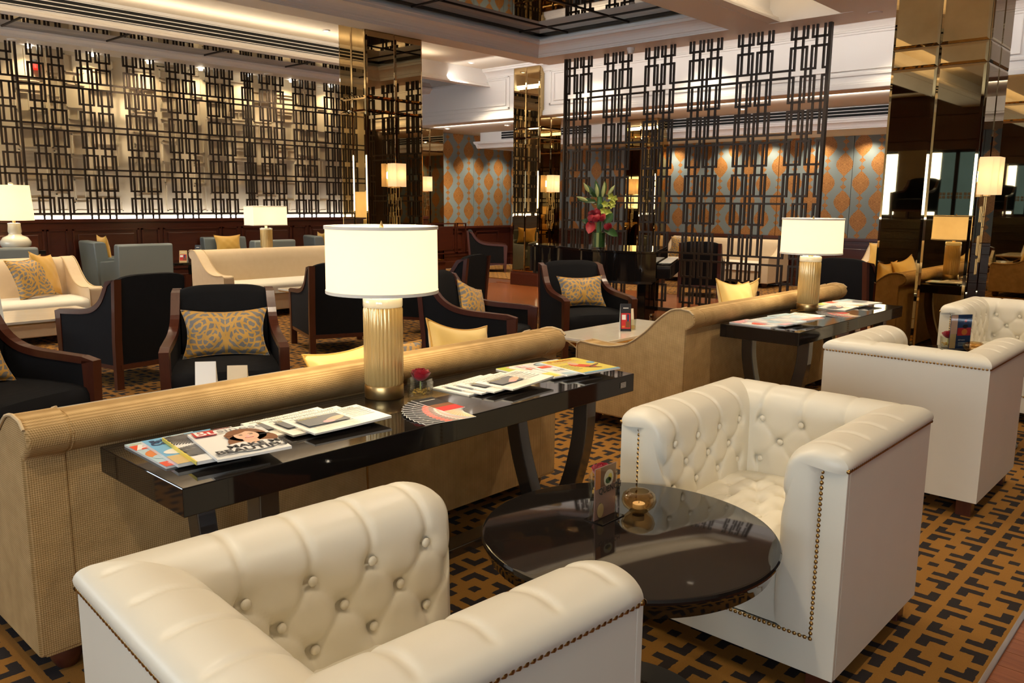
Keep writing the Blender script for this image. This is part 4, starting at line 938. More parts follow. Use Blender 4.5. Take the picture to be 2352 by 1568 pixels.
cushion('pale gold cushion peeking out behind the first one on the second tan sofa', (6.00, 3.04, 0.70), stand(-0.1, 1, 16), 0.44, 0.45, 0.14, YELLOW_P, YELLOW, 9)
cushion('patterned damask cushion on the beige sofa at the left edge', (2.93, 9.60, 0.675), (math.radians(72), math.radians(-6), 0.35), 0.42, 0.45, 0.16, DAMASK, seedv=10)
cushion('mustard cushion behind the damask one on the beige sofa at the left edge', (3.12, 9.73, 0.700), (math.radians(74), math.radians(8), 0.75), 0.42, 0.46, 0.16, YELLOW, seedv=11)
cushion('mustard cushion on the slate chair against the mahogany wall', (6.90, 12.75, 0.77), stand(-0.05, -1, 12), 0.46, 0.34, 0.13, YELLOW, seedv=12)
cushion('mustard cushion on the slate leather chair left of the big lamp', (8.55, 12.43, 0.78), stand(0.9, -0.3, 10), 0.46, 0.36, 0.12, YELLOW, seedv=13)
cushion('mustard cushion behind the square-backed slate leather chair', (4.86, 12.62, 0.78), stand(1, -0.08, 8), 0.42, 0.40, 0.12, YELLOW, seedv=14)
cushion('damask cushion on the far sofa seen through the lattice screen', (14.50, 8.72, 0.66), stand(-1, -0.2, 14), 0.42, 0.42, 0.14, DAMASK, seedv=15)
cushion('mustard cushion on the far sofa seen through the lattice screen', (14.45, 8.36, 0.67), stand(-1, 0.1, 14), 0.42, 0.42, 0.14, YELLOW, seedv=16)
cushion('mustard cushion on the sofa end left of the large mirror column', (14.45, 4.78, 0.67), stand(-1, -0.2, 14), 0.44, 0.44, 0.14, YELLOW, seedv=17)
cushion('damask cushion on the sofa end left of the large mirror column', (14.40, 4.46, 0.67), stand(-1, -0.1, 14), 0.44, 0.44, 0.14, DAMASK, seedv=18)
cushion('small mustard cushion on the slate chair at the left edge', (3.05, 11.75, 0.62), stand(0.1, 1, 14), 0.42, 0.38, 0.12, YELLOW, seedv=19)

# ---------------------------------------------------------------- grand piano and the flowers on it
t = thing('grand_piano', 'black grand piano before the lattice screen, its curved side facing the armchairs', 'piano', (8.9, 6.4, 0))
ol = [(8.34, 5.33), (8.20, 5.52), (8.12, 5.85), (8.18, 6.25), (8.34, 6.65), (8.46, 7.00), (8.46, 7.28), (8.54, 7.50), (8.72, 7.58), (8.88, 7.50)]
K1, K2 = Vector((8.34, 5.33)), Vector((9.55, 5.93)); kd = (K2-K1).normalized(); kn = Vector((kd.y, -kd.x))
crv = [tuple(p) for p in spline(ol, 46)]; ctr = Vector((8.9, 6.4)); out = [(x-8.9, y-6.4) for x, y in crv]+[(K2.x-8.9, K2.y-6.4)]
def inset(k): return [(x*k+0.0, y*k+0.02) for x, y in out]
G().prism(out, 'z', 0.585, 0.915).build('case', LACQ, t, smooth=35)
G().prism(inset(1.012), 'z', 0.918, 0.945).build('lid', LACQ, t, smooth=35, bevel=0.004)
G().prism(inset(0.95), 'z', 0.55, 0.585).build('soundboard', LACQ_E, t, smooth=35)
def slab(a, b, d0, d1, z0, z1, nm, m):
    q = [K1+kd*a+kn*d0, K1+kd*b+kn*d0, K1+kd*b+kn*d1, K1+kd*a+kn*d1]; G().prism([(v.x-8.9, v.y-6.4) for v in q], 'z', z0, z1).build(nm, m, t, bevel=0.006)
slab(0.04, 1.31, 0.002, 0.17, 0.62, 0.78, 'key_block', LACQ); slab(0.10, 1.25, 0.004, 0.15, 0.782, 0.80, 'fallboard', LACQ)
slab(0.15, 1.20, 0.02, 0.16, 0.801, 0.806, 'keys', PAPERG)
for x, y in ((8.48, 5.58), (9.36, 6.02), (8.68, 7.28)):
    x -= 8.9; y -= 6.4
    G().box(x-0.06, x+0.06, y-0.06, y+0.06, 0.08, 0.56).build('leg', LACQ, t, bevel=0.012); G().lathe([(0.02, 0), (0.035, 0.02), (0.035, 0.06), (0.02, 0.08)], 12, (x, y, 0)).build('caster', BRASS, t)
G().prism([(-0.05, 0.10), (0.15, 0.10), (0.11, 0.56), (-0.01, 0.56)], 'y', -0.62, -0.57).build('pedal_lyre', LACQ, t)

V = (8.32, 6.17, 0.945)
va = thing('flower_vase', 'clear cylinder vase wrapped with green leaves, standing on the piano', 'vase', V)
G().lathe([(0.001, 0.0), (0.092, 0.0), (0.095, 0.01), (0.095, 0.21), (0.091, 0.212), (0.089, 0.21), (0.089, 0.018), (0.001, 0.018)], 40, cap=False).build('glass', GLASS, va, smooth=40)
for k in range(14):
    a = k*2*PI/14; w = 0.017; P = [[(0.078*math.cos(a+s*w/0.078), 0.078*math.sin(a+s*w/0.078), z) for z in (0.022, 0.09, 0.15, 0.20)] for s in (-1, 0, 1)]
    G().grid(P).build('leaf_wrap', LEAF if k % 4 else BUDG, va, smooth=60)
bq = thing('flower_arrangement', 'tall arrangement of lilies, green orchids and red roses in the piano vase', 'flowers', (V[0], V[1], V[2]+0.02), math.radians(-47))
def petal(P0, d, up, L, w, cup, n=5):
    d = Vector(d).normalized(); s = d.cross(Vector(up)).normalized(); nn = s.cross(d); P = []
    for i in range(n+1):
        t = i/n; ww = w*math.sin(PI*min(1, 0.12+0.88*t))**0.7 if t < 1 else 0.002; row = []
        for j in (-1, -0.5, 0, 0.5, 1): row.append(Vector(P0)+d*L*t+s*ww*j+nn*(cup*L*(t*t)+0.25*ww*(j*j)))
        P.append(row)
    return P
def rose_mesh(r):
    g = G()
    for layer, (n, rad, h) in enumerate(((3, 0.20, 1.0), (3, 0.40, 1.0), (4, 0.62, 0.97), (5, 0.84, 0.90), (5, 1.02, 0.74))):
        for k in range(n):
            a0 = 2*PI*(k+0.41*layer)/n; wd = 2*PI/n*1.18; P = []
            for i in range(8):
                t = i/7; row = []
                for j in range(9):
                    q = j/4-1; a = a0+wd/2*q*(0.75+0.25*math.sin(PI*min(1, t*1.2))); R_ = r*rad*(0.30+0.70*math.sin(min(1.0, t*1.15)*PI/2)**0.8)*(1.0+0.05*q)
                    if t > 0.85: R_ *= 1.0+0.10*(layer > 2)*(t-0.85)/0.15
                    row.append((R_*math.cos(a), R_*math.sin(a), r*(-0.75+t*h*1.35-0.16*q*q*t*t)))
                P.append(row)
            g.grid(P)
    return g.mesh('rose', ROSE, 60)
RM = {0.055: rose_mesh(0.055), 0.048: rose_mesh(0.048)}
# local x = picture right, local -y = towards the camera
for (x, y, z) in ((-0.085, -0.06, 0.40), (-0.045, -0.10, 0.355), (-0.03, -0.05, 0.43), (-0.10, -0.08, 0.345), (0.025, -0.09, 0.365), (-0.06, -0.02, 0.385)): link('rose', RM[0.055], bq, loc=(x, y, z), rot=(0.9, random.uniform(-0.4, 0.4), random.uniform(0, 6)))
for (x, y, z) in ((0.12, -0.07, 0.27), (0.085, -0.09, 0.255)): link('rose', RM[0.048], bq, loc=(x, y, z), rot=(0.9, 0.4, 1))
g = G().grid(petal((-0.10, -0.08, 0.32), (-0.3, -0.3, -1), (0, -1, 0), 0.17, 0.06, 0.15)); g.build('anthurium', ROSE, bq, smooth=60)
stm = G().tube([(0, 0, 0.02), (0, 0, 0.62)], 0.032, 10).build('stem_bundle', STEM, bq, smooth=50)
for (x, y, z, dx, dz, L) in ((-0.15, 0, 0.57, -1, 0.35, 0.15), (-0.14, -0.02, 0.68, -0.5, 0.8, 0.13), (-0.03, -0.03, 0.62, -0.15, 1, 0.16), (0.03, -0.03, 0.62, 0.1, 1, 0.19), (0.10, 0, 0.64, 0.55, 0.85, 0.15)):
    d = Vector((dx, -0.15, dz)).normalized(); b = Vector((x, y, z)); G().tube([b, b+d*L*0.3, b+d*L*0.65, b+d*L], [0.010, 0.024, 0.020, 0.003], 8).build('lily_bud', BUDG, bq, smooth=60)
    G().tube([(0, 0, 0.50), b], 0.004, 6).build('flower_stem', STEM, bq)
for k, (x, z) in enumerate(((0.13, 0.62), (0.17, 0.60), (0.14, 0.52), (0.06, 0.53), (0.04, 0.45), (0.10, 0.43), (0.09, 0.35), (0.15, 0.555))):
    g = G(); c = (x, -0.06, z)
    for j in range(5): a = j*2*PI/5+k; g.grid(petal(c, (math.cos(a), -0.35, math.sin(a)), (0, -1, 0.1), 0.052, 0.019, 0.12, 4))
    g.build('orchid', ORCH, bq, smooth=60)
G().tube([(0.03, -0.04, 0.2), (0.08, -0.06, 0.38), (0.09, -0.06, 0.48), (0.15, -0.05, 0.61)], 0.004, 6).build('orchid_stem', STEM, bq)
for (x, y, z, dx, dz, L, w) in ((-0.01, 0, 0.60, -0.2, 1, 0.22, 0.035), (0.03, 0.02, 0.62, 0.25, 1, 0.18, 0.03), (-0.05, 0, 0.56, -1, 0.15, 0.22, 0.03), (-0.02, -0.03, 0.50, 0.6, 0.1, 0.15, 0.03), (0.07, -0.08, 0.30, 0.6, 0.9, 0.15, 0.05), (0.06, -0.09, 0.24, 1, -0.55, 0.19, 0.05), (-0.1, -0.04, 0.30, -0.8, 0.25, 0.12, 0.04), (-0.04, 0.03, 0.62, -0.6, 0.7, 0.2, 0.03)):
    G().grid(petal((x, y, z), (dx, -0.2, dz), (0, -1, 0.2), L, w, -0.25, 6)).build('leaf', LEAF, bq, smooth=60)
# ---------------------------------------------------------------- printed matter
def text(s, size, par, loc, m, rz=0, name='title', sx=1.0, bold=0.0, align='LEFT', rot=None, shear=0):
    c = bpy.data.curves.new(name, 'FONT'); c.body = s; c.size = size; c.align_x = align; c.offset = bold; c.shear = shear; c.resolution_u = 2
    c.materials.append(m); tmp = bpy.data.objects.new(name, c); dg = bpy.context.evaluated_depsgraph_get(); me = bpy.data.meshes.new_from_object(tmp.evaluated_get(dg) if False else tmp); bpy.data.objects.remove(tmp); o = bpy.data.objects.new(name, me); COL.objects.link(o); o.parent = par; o.location = loc; o.rotation_euler = rot or (0, 0, rz); o.scale = (sx, 1, 1); return o
def flat(par, x0, x1, y0, y1, z, m, name='picture'): return G().box(x0, x1, y0, y1, z-0.0003, z).build(name, m, par)
def blob(par, cx, cy, rx, ry, z, m, name='picture', n=20, a=0):
    p = [(cx+rx*math.cos(2*PI*k/n)*math.cos(a)-ry*math.sin(2*PI*k/n)*math.sin(a), cy+rx*math.cos(2*PI*k/n)*math.sin(a)+ry*math.sin(2*PI*k/n)*math.cos(a)) for k in range(n)]
    return G().prism(p, 'z', z-0.0003, z).build(name, m, par)
def magazine(label, x, y, z, rz, w=0.215, h=0.30, t=0.006, m=PAPERG, spine=None, curl=0.0, group=None, cat='magazine', name='magazine'):
    o = thing(name, label, cat, (x, y, z), math.radians(rz), group)
    N = 12; P = []; Q = []
    hz = lambda u: curl*u*u
    g = G(); top = []; bot = []
    for k in range(N+1):
        u = k/N; X = -w/2+w*u; top.append([(X, -h/2, t+hz(u)), (X, h/2, t+hz(u))]); bot.append([(X, -h/2, hz(u)*0.6), (X, h/2, hz(u)*0.6)])
    g.grid(top); g.grid(bot); b = len(g.v)
    g.add([p for a, c in zip(top, bot) for p in (a[0], c[0])], [(2*k, 2*k+2, 2*k+3, 2*k+1) for k in range(N)]); g.add([p for a, c in zip(top, bot) for p in (a[1], c[1])], [(2*k, 2*k+2, 2*k+3, 2*k+1) for k in range(N)])
    g.add([top[0][0], top[0][1], bot[0][1], bot[0][0]], [(0, 1, 2, 3)]); g.add([top[-1][0], top[-1][1], bot[-1][1], bot[-1][0]], [(0, 1, 2, 3)])
    g.build('pages', PAPERG if cat == 'magazine' else PAPER, o)
    if m is not PAPERG and m is not PAPER: G().box(-w/2, w/2, -h/2, h/2, t, t+0.0006).build('cover', m, o)
    if spine: G().box(-w/2-0.0008, -w/2+0.003, -h/2, h/2, 0.0, t+0.0007).build('spine', spine, o)
    o['t'] = t+0.001; return o
TZ = 0.7503
# first console, left fan
a = magazine('magazine with scarlet masthead, leftmost of the fan on the nearest console', 1.090, 2.365, TZ, -1.5, m=TEAL); q = a['t']+0.0004
flat(a, -0.1075, 0.10, 0.06, 0.115, q, REDO); text('AR', 0.075, a, (-0.10, 0.063, q+0.0002), PAPERG, bold=0.003); text('lifestyle  travel  style', 0.018, a, (-0.10, 0.123, q+0.0002), YEL); blob(a, 0.02, 0.13, 0.03, 0.012, q+0.0003, YEL)
blob(a, -0.06, -0.01, 0.045, 0.05, q, ORANGE); blob(a, -0.04, -0.045, 0.06, 0.03, q+0.0002, TEAL); flat(a, -0.1075, 0.06, -0.15, -0.10, q, REDO); text('SPECIAL', 0.022, a, (-0.09, -0.13, q+0.0002), PAPERG); blob(a, 0.07, 0.125, 0.05, 0.02, q, SAND)
b = magazine('blue sky magazine, second of the fan on the nearest console', 1.118, 2.325, TZ+0.0072, -5, m=BLUE, t=0.009); q = b['t']+0.0004
flat(b, -0.1075, 0.1075, -0.15, -0.06, q, SAND); blob(b, -0.03, -0.02, 0.07, 0.035, q+0.0002, PAPERG); blob(b, 0.05, 0.01, 0.05, 0.025, q+0.0002, TEAL); flat(b, -0.05, 0.02, 0.10, 0.145, q, PAPERG)
text('Bahrain', 0.034, b, (-0.095, 0.105, q+0.0004), NAVY, bold=0.001); text('Confidential', 0.040, b, (-0.10, 0.072, q+0.0004), NAVY, bold=0.002); text('2015', 0.02, b, (0.02, -0.14, q+0.0003), PAPERG)
c = magazine('magazine with black and white wavy line cover and yellow spine', 1.155, 2.272, TZ+0.0176, -7.5, t=0.010, spine=YEL); q = c['t']+0.0003
for k in range(22):
    r = 0.018+0.0085*k; pts = [(-0.03+r*1.05*math.cos(u), 0.03+r*0.8*math.sin(u)) for u in [PI*(-0.9+1.8*j/24) for j in range(25)]]
    pts = [(max(-0.105, min(0.105, x)), max(-0.09, min(0.148, y))) for x, y in pts]
    g = G()
    for (x0, y0), (x1, y1) in zip(pts[:-1], pts[1:]):
        if (abs(x0) >= 0.105 and abs(x1) >= 0.105) or (y0 >= 0.148 and y1 >= 0.148) or (y0 <= -0.09 and y1 <= -0.09): continue
        d = Vector((x1-x0, y1-y0)); d = d.normalized() if d.length > 1e-6 else Vector((1, 0)); n = Vector((-d.y, d.x))*0.0018
        g.add([(x0+n.x, y0+n.y, q), (x1+n.x, y1+n.y, q), (x1-n.x, y1-n.y, q), (x0-n.x, y0-n.y, q)], [(0, 1, 2, 3)])
    g.build('cover_line', INK, c)
d = magazine('white magazine with a smiling long-haired woman on the cover, on top of the nearest fan', 1.200, 2.215, TZ+0.0294, -11, 0.215, 0.305, 0.007, curl=0.004); q = d['t']+0.0045
blob(d, 0.035, 0.035, 0.060, 0.075, q, HAIR); blob(d, 0.065, -0.01, 0.045, 0.06, q, HAIR, a=0.3); blob(d, 0.0, -0.02, 0.035, 0.065, q, HAIR, a=-0.3)
blob(d, 0.015, -0.085, 0.085, 0.05, q+0.0002, PAPERG); blob(d, 0.03, -0.03, 0.022, 0.04, q+0.0004, SKIN); blob(d, 0.033, 0.025, 0.036, 0.050, q+0.0006, SKIN); blob(d, 0.012, 0.068, 0.045, 0.016, q+0.0008, HAIR, a=0.5)
for ex in (0.018, 0.050): blob(d, ex, 0.032, 0.006, 0.003, q+0.0009, INK, 'printed_eye'); blob(d, ex, 0.042, 0.008, 0.0018, q+0.0009, HAIR, 'printed_brow')
blob(d, 0.034, 0.016, 0.004, 0.009, q+0.0008, PINK, 'printed_nose'); blob(d, 0.034, -0.001, 0.014, 0.0055, q+0.0009, RED, 'printed_mouth'); blob(d, 0.034, 0.000, 0.011, 0.0022, q+0.0010, PAPERG, 'printed_teeth')
flat(d, -0.10, -0.035, 0.088, 0.142, q, RED); text('Bu', 0.066, d, (-0.098, 0.094, q+0.0004), PAPERG, bold=0.001); text('siness', 0.062, d, (-0.032, 0.098, q+0.0004), INKG); text('TODAY', 0.014, d, (-0.03, 0.136, q+0.0012), RED)
text('MAKE ME', 0.042, d, (-0.055, -0.088, q+0.0012), INK, bold=0.0015); text('BEAUTIFUL', 0.047, d, (-0.10, -0.128, q+0.0012), INK, bold=0.0015); text('The boom in beauty salons and the women behind it', 0.0085, d, (-0.095, -0.142, q+0.0012), INKG)
for k in range(4): text('Inside this issue', 0.009, d, (0.055, 0.080-0.012*k, q+0.0004), INKG)
for k in range(12): flat(d, 0.068+0.003*k, 0.0695+0.003*k, 0.012, 0.024, q+0.0004, INK, 'cover_code_bar')
# newspapers
def newspaper(label, x, y, z, rz, w=0.30, h=0.215):
    n = magazine(label, x, y, z, rz, w, h, 0.006, PAPER, curl=0.006, group='folded newspapers', cat='newspaper', name='newspaper'); q = n['t']+0.0055
    text('The Downtown News', 0.026, n, (-w/2+0.02, h/2-0.032, q), INKG, sx=1.05, shear=0.15); flat(n, -w/2+0.01, w/2-0.01, h/2-0.042, h/2-0.040, q, INK, 'rule')
    flat(n, -w/2+0.02, w/2-0.12, -h/2+0.065, h/2-0.05, q, INKG); text('Celebrations', 0.014, n, (-w/2+0.028, h/2-0.066, q+0.0004), YEL)
    blob(n, -0.01, -0.005, 0.045, 0.018, q+0.0003, SKIN, a=0.4); blob(n, -0.045, -0.025, 0.022, 0.014, q+0.0004, PINK)
    for k in range(5): flat(n, w/2-0.105, w/2-0.015, h/2-0.056-0.02*k, h/2-0.053-0.02*k, q, INKG, 'text_line')
    for k in range(4): flat(n, -w/2+0.02, w/2-0.12, -h/2+0.012+0.013*k, -h/2+0.0145+0.013*k, q, INKG if k == 3 else CARDC, 'text_line')
    return n
newspaper('newspaper lowest and leftmost of the three on the nearest console', 1.505, 2.375, TZ, -2); newspaper('newspaper in the middle of the three on the nearest console', 1.545, 2.318, TZ+0.0075, -2.5); newspaper('newspaper topmost of the three on the nearest console, picture in full view', 1.590, 2.262, TZ+0.015, -3)
for k, (xx, yy) in enumerate(((2.335, 2.345), (2.365, 2.31), (2.395, 2.275), (2.455, 2.235))):
    newspaper(['lowest newspaper of the four right of the rose glass', 'second newspaper up of the four right of the rose glass', 'third newspaper up of the four right of the rose glass', 'topmost newspaper of the four right of the rose glass'][k], xx, yy, TZ+0.0072*k, 3+k, 0.29, 0.20)
# right fan on the first console
e = magazine('lime and pink magazine, leftmost of the fan at the right end of the nearest console', 2.735, 2.360, TZ, -6, m=LIME); q = e['t']+0.0003; flat(e, -0.06, 0.10, 0.08, 0.14, q, PINK); flat(e, -0.1, 0.1, -0.15, 0.02, q, PAPERG); blob(e, -0.03, -0.06, 0.05, 0.05, q+0.0003, REDO); blob(e, 0.03, 0.11, 0.03, 0.02, q+0.0003, NAVY)
e = magazine('white and red lettered magazine, second of the right-hand fan', 2.785, 2.325, TZ+0.0072, -7, m=PAPERG); q = e['t']+0.0003; text('LIVE', 0.06, e, (-0.09, 0.085, q), PINK, bold=0.002); text('STYLE', 0.05, e, (-0.09, 0.03, q), REDO, bold=0.001); flat(e, -0.1, 0.0, -0.14, -0.06, q, YEL); blob(e, 0.03, -0.09, 0.05, 0.03, q+0.0003, PINK)
e = magazine('white magazine with grey oval badge, third of the right-hand fan', 2.835, 2.290, TZ+0.0144, -8, m=PAPERG); q = e['t']+0.0003; blob(e, 0.0, 0.10, 0.08, 0.035, q, INKG); blob(e, 0.0, 0.10, 0.07, 0.027, q+0.0003, TEAL); flat(e, -0.1, 0.1, 0.02, 0.06, q, REDO); text('FAMILY', 0.035, e, (-0.09, -0.06, q), INKG); flat(e, -0.1, 0.05, -0.14, -0.1, q, TEAL)
e = magazine('yellow magazine with blue lower edge, topmost of the right-hand fan', 2.895, 2.235, TZ+0.0216, -9, m=YEL, curl=0.0); q = e['t']+0.0003; flat(e, -0.1075, 0.1075, -0.15, -0.135, q, BLUE); blob(e, 0.085, 0.02, 0.020, 0.020, q, BLUE); text('SUMMER', 0.04, e, (-0.09, 0.105, q), ORANGE, bold=0.001); text('HOLIDAYS', 0.034, e, (-0.095, 0.07, q), PINK)
blob(e, 0.0, -0.02, 0.03, 0.065, q+0.0002, REDO, a=0.6); blob(e, -0.01, 0.035, 0.02, 0.03, q+0.0003, SKIN); blob(e, 0.05, -0.04, 0.05, 0.008, q+0.0003, HAIR, a=0.4); blob(e, 0.02, -0.07, 0.04, 0.01, q+0.0003, HAIR, a=-0.6)
for k in range(5): flat(e, -0.1, -0.045, 0.02-0.022*k, 0.024-0.022*k, q, INKG, 'text_line')
# fans of leaflets
def fan(x, y, z, a0, a1, n, where):
    for k in range(n):
        an = math.radians(a0+(a1-a0)*k/(n-1)); L, w = 0.205, 0.098
        t = thing('leaflet', '%s leaflet from the left in the fan of %s' % (ORD[k], where) if k < n-1 else 'topmost black and red leaflet closing the fan of %s' % where, 'leaflet', (x, y, z+0.0012*k), an, 'fanned %s' % where)
        G().box(0, L, -0.01, w-0.01, 0, 0.0009).build('sheet', PAPERG, t)
        for (a, b, m) in ((0.002, 0.03, SAND), (0.03, 0.055, ORANGE), (0.055, 0.068, CARDC), (0.07, 0.095, HAIR), (0.095, 0.125, REDO), (0.125, L-0.002, INK)) if k < n-1 else ((0.002, 0.06, RED), (0.06, 0.10, HAIR), (0.10, L-0.002, INK)): flat(t, a, b, -0.009, w-0.0125, 0.0014, m, 'print_band')
        flat(t, L-0.04, L-0.034, 0.005, w-0.025, 0.0018, PAPERG, 'print_line')
fan(2.015, 2.085, TZ, 168, 84, 13, 'leaflets before the nearest lamp'); fan(5.78, 2.10, TZ, 168, 84, 9, 'leaflets on the second console')
# second console
def mag2(label, x, y, z, rz, cols):
    m = magazine(label, x, y, z, rz, 0.21, 0.29, 0.007); q = m['t']+0.0003
    flat(m, -0.1, 0.1, 0.07, 0.135, q, cols[0]); blob(m, 0.0, -0.02, 0.075, 0.05, q, cols[1]); flat(m, -0.1, 0.1, -0.14, -0.095, q, cols[2]); blob(m, 0.04, 0.02, 0.03, 0.04, q+0.0003, cols[1])
mag2('white magazine with red print, leftmost on the second console', 4.88, 2.34, TZ, -4, (PINK, REDO, PAPERG)); mag2('white magazine second from the left end of the second console', 4.97, 2.28, TZ+0.0082, -6, (PAPERG, TEAL, PINK)); mag2('pale magazine third from the left end of the second console', 5.06, 2.24, TZ+0.0164, -7, (TEAL, PAPERG, TEAL)); mag2('grey-blue cover magazine with red corner on the second console', 5.17, 2.22, TZ+0.0246, -9, (TEAL, TEAL, REDO))
newspaper('newspaper lying beside the left fan on the second console', 5.38, 2.28, TZ, -2, 0.30, 0.22)
newspaper('newspaper right of the lamp on the second console', 6.10, 2.30, TZ, 2, 0.28, 0.20)
mag2('lime edged magazine, lowest of the fan right of the second lamp', 6.22, 2.36, TZ, -4, (LIME, REDO, YEL)); mag2('white magazine, middle of the fan right of the second lamp', 6.32, 2.32, TZ+0.0082, -6, (REDO, PAPERG, SAND)); mag2('grey photo magazine, topmost of the fan right of the second lamp', 6.42, 2.28, TZ+0.0164, -8, (TEAL, INKG, PAPERG))

# ---------------------------------------------------------------- glasses, card holders, bowls
RM2 = rose_mesh(0.035)
def rose_glass(label, x, y, z, rz=0.5):
    t = thing('rose_glass', label, 'glass', (x, y, z), rz, 'square glasses with a red rose'); s = 0.040; r = 0.008
    def sq(h): return [(sx*(h-r)+r*math.cos(a), sy*(h-r)+r*math.sin(a)) for sx, sy, a0 in ((1, 1, 0), (-1, 1, PI/2), (-1, -1, PI), (1, -1, 3*PI/2)) for a in (a0, a0+PI/4, a0+PI/2)]
    P = [[(x_, y_, zz) for x_, y_ in sq(h)] for h, zz in ((0.036, 0.0), (0.040, 0.006), (0.042, 0.075), (0.0405, 0.076), (0.039, 0.075), (0.0365, 0.014))]
    g = G().grid(P, wrap_v=True); n = len(P[0]); g.f += [tuple(range(n))[::-1], tuple(range(5*n, 6*n))]; g.m += [0, 0]; g.build('glass', GLASS, t, smooth=40)
    g = G(); rng = random.Random(int(x*100))
    for k in range(46): g.sphere((rng.uniform(-0.029, 0.029), rng.uniform(-0.029, 0.029), 0.0185+0.014*rng.random()), rng.uniform(0.003, 0.006), 6, 4, 0.6)
    g.build('dried_petals', POTP, t, smooth=60)['kind'] = 'stuff'
    G().tube([(0, 0, 0.016), (0.002, 0, 0.085)], 0.003, 8).build('stem', BUDG, t); link('rose', RM2, t, loc=(0.002, 0, 0.092)); return t
rose_glass('square glass holding one red rose beside the nearest lamp', 2.055, 2.365, TZ); rose_glass('square glass with red rose behind the card holder on the nearest round table', 2.045, 1.475, 0.570); rose_glass('square glass with red rose on the farther round table', 5.95, 1.50, 0.570)
def card_holder(label, x, y, z, rz, w=0.105, h=0.165, kind='drink'):
    t = thing('card_holder', label, 'menu holder', (x, y, z), rz)
    G().box(-0.004, w+0.004, -0.035, 0.035, 0, 0.003).build('acrylic_base', LACQ, t, bevel=0.001)
    G().box(-0.002, w+0.002, -0.006, -0.0035, 0.003, h).build('acrylic_front', ACRYL, t); G().box(-0.002, w+0.002, 0.0035, 0.006, 0.003, h).build('acrylic_back', ACRYL, t)
    G().box(0, w, -0.001, 0.001, 0.004, h-0.002).build('card', NT('card_mauve', (0.34, 0.20, 0.16), 0.5).mat if kind == 'drink' else NAVY, t); y0 = -0.0016
    def up(x0, x1, z0, z1, m, nm='picture', yy=y0): G().box(x0, x1, yy, yy+0.0004, z0, z1).build(nm, m, t)
    def disc(cx, cz, rx, rz_, m, yy=y0): G().prism([(cx+rx*math.cos(2*PI*k/20), cz+rz_*math.sin(2*PI*k/20)) for k in range(20)], 'y', yy, yy+0.0004).build('picture', m, t)
    if kind == 'drink':
        up(0.002, w-0.002, h*0.62, h-0.004, HAIR); up(0.002, w*0.25, h*0.60, h-0.004, ORANGE, yy=y0-0.0005); disc(w*0.64, h*0.74, 0.024, 0.026, CARDC, y0-0.0006); disc(w*0.62, h*0.70, 0.014, 0.010, LEAF, y0-0.001); disc(w*0.70, h*0.75, 0.010, 0.012, YEL, y0-0.001)
        up(w*0.22, w*0.30, 0.006, h*0.32, LEAF, yy=y0-0.0005); disc(w*0.28, h*0.18, 0.016, 0.022, SAND, y0-0.0006)
        text('QUENCH', 0.027, t, (w*0.16, y0-0.0012, h*0.49), INK, rot=(PI/2, 0, 0), bold=0.0005)
    else:
        up(0.002, w*0.32, h*0.45, h-0.004, SKIN); up(0.002, w*0.30, 0.01, h*0.45, SAND); up(w*0.35, w-0.003, h*0.40, h*0.62, RED); disc(w*0.68, h*0.50, 0.022, 0.02, ORANGE, y0-0.0006); disc(w*0.70, h*0.66, 0.02, 0.014, INK, y0-0.0008); disc(w*0.70, h*0.82, 0.010, 0.009, RED, y0-0.0008)
        text('full menu', 0.014, t, (w*0.40, y0-0.0012, h*0.26), PAPERG, rot=(PI/2, 0, 0), shear=0.3)
        for k in range(3): up(w*0.42, w*0.92, h*(0.19-0.04*k), h*(0.20-0.04*k), TEAL, 'text_line', y0-0.0006)
    return t
card_holder('acrylic card holder with a drinks card reading QUENCH on the nearest round table', 1.862, 1.372, 0.570, 0.0)
card_holder('dark card holder with a food picture on the farther round table', 5.86, 1.47, 0.570, math.radians(-35), 0.16, 0.235, 'food')
def bowl(label, x, y, z, k=1.0):
    t = thing('glass_bowl', label, 'candle bowl', (x, y, z), 0, 'round amber glass candle bowls')
    G().lathe([(0.001, 0.0), (0.028*k, 0.0), (0.031*k, 0.004), (0.047*k, 0.018), (0.0535*k, 0.034), (0.049*k, 0.052), (0.036*k, 0.063), (0.030*k, 0.063), (0.032*k, 0.058), (0.043*k, 0.048), (0.047*k, 0.034), (0.041*k, 0.020), (0.026*k, 0.010), (0.001, 0.009)], 40, cap=False, fl=lambda a, j: 1+0.012*math.cos(a*10)*(2 < j < 6)).build('bowl', AMBERG, t, smooth=60)
    G().lathe([(0.001, 0.010), (0.019, 0.010), (0.019, 0.024), (0.001, 0.024)], 20, cap=False).build('candle', PAPER, t); G().tube([(0, 0, 0.024), (0.001, 0, 0.030)], 0.001, 6).build('wick', INK, t); return t
bowl('round amber glass candle bowl beside the card holder on the nearest round table', 2.035, 1.330, 0.570); bowl('round glass candle bowl on the farther round table', 5.90, 1.33, 0.570, 1.25)
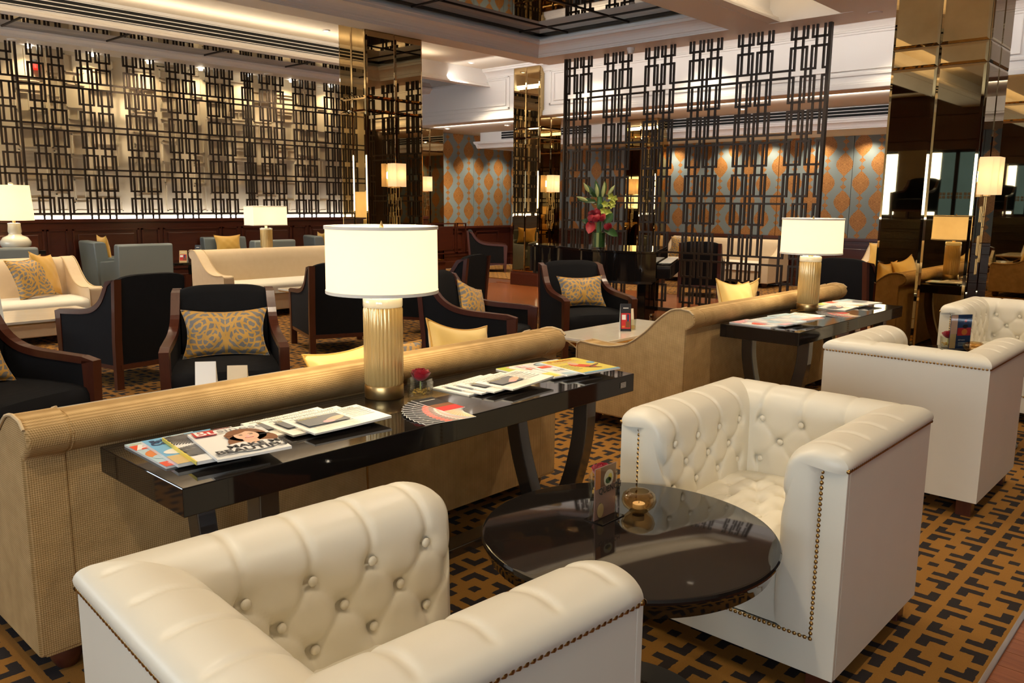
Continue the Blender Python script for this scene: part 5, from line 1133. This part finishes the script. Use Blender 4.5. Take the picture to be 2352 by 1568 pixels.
def tent_card(label, x, y, z, rz, w=0.09, h=0.20, m=INK, art=True, pap=PAPERG):
    t = thing('tent_card', label, 'card', (x, y, z), rz); d = 0.045
    G().prism([(-d, 0), (-0.001, h), (-0.002, h-0.002), (-d-0.0012, 0)], 'x', 0, w).build('front_leaf', m, t); G().prism([(d, 0), (0.001, h), (0.002, h-0.002), (d+0.0012, 0)], 'x', 0, w).build('back_leaf', pap, t)
    if art:
        def sl(x0, x1, z0, z1, mm, e=0.0012): G().add([(xx, -d*(1-zz/h)-0.001-e, zz) for xx, zz in ((x0, z0), (x1, z0), (x1, z1), (x0, z1))], [(0, 1, 2, 3)]).build('picture', mm, t)
        sl(0.006, w-0.006, 0.02, h*0.66, RED); sl(0.012, w*0.5, h*0.42, h*0.60, PAPERG, 0.002); sl(w*0.5, w-0.01, 0.03, h*0.36, HAIR, 0.002); sl(0.012, w*0.4, 0.03, h*0.2, ORANGE, 0.002); sl(w*0.62, w*0.8, h*0.36, h*0.62, NAVY, 0.0024); sl(w*0.25, w*0.75, h*0.83, h*0.86, PAPERG, 0.002)
    return t
tent_card('tall black and red tent card on the marble table beside the second tan sofa', 5.37, 3.75, 0.50, math.radians(-47), 0.085, 0.215)
tent_card('small cream card behind the tall tent card on the marble table', 5.50, 3.80, 0.50, math.radians(-40), 0.075, 0.16, CARDC, False, CARDC)
t = thing('drinking_glass', 'clear tumbler with amber drink on the marble table beside the tent card', 'glass', (5.47, 3.70, 0.50)); G().lathe([(0.001, 0), (0.030, 0), (0.034, 0.085), (0.032, 0.085), (0.028, 0.008), (0.001, 0.008)], 28, cap=False).build('glass', GLASS, t, smooth=40); G().lathe([(0.001, 0.010), (0.027, 0.010), (0.0285, 0.034), (0.001, 0.034)], 24, cap=False).build('drink', AMBERG, t, smooth=40)
tent_card('white folded card standing behind the nearest tan sofa', 1.90, 3.90, 0.50, math.radians(-38), 0.10, 0.20, PAPERG, False)
tent_card('cream folded card standing right of the white one behind the nearest tan sofa', 2.05, 3.86, 0.50, math.radians(-38), 0.10, 0.165, CARDC, False, CARDC)
tent_card('framed card with a cup picture on the small black table among the slate chairs', 5.75, 12.1, 0.58, math.radians(-40), 0.11, 0.17, SAND, True)
tent_card('narrow upright card on the small black table among the slate chairs', 6.05, 12.2, 0.58, math.radians(-50), 0.09, 0.24, INK, True)
tent_card('red picture card at the left picture edge on the far-left marble table', 2.02, 7.74, 0.50, math.radians(-42), 0.10, 0.27, PAPERG, True)
# lamp flex
tag(G().tube([(5.74, 2.455, 0.756), (5.66, 2.47, 0.757), (5.61, 2.45, 0.757), (5.63, 2.41, 0.757), (5.73, 2.40, 0.756)], 0.004, 6).build('power_cord', BRASS_D), 'loop of lamp flex lying beside the second lamp foot', 'cord')
tag(G().tube([(1.965, 2.586, 0.748), (1.965, 2.595, 0.4), (1.985, 2.60, 0.02)], 0.004, 6).build('power_cord', BRASS_D), 'lamp flex hanging down behind the nearest console', 'cord')
bpy.context.view_layer.update()
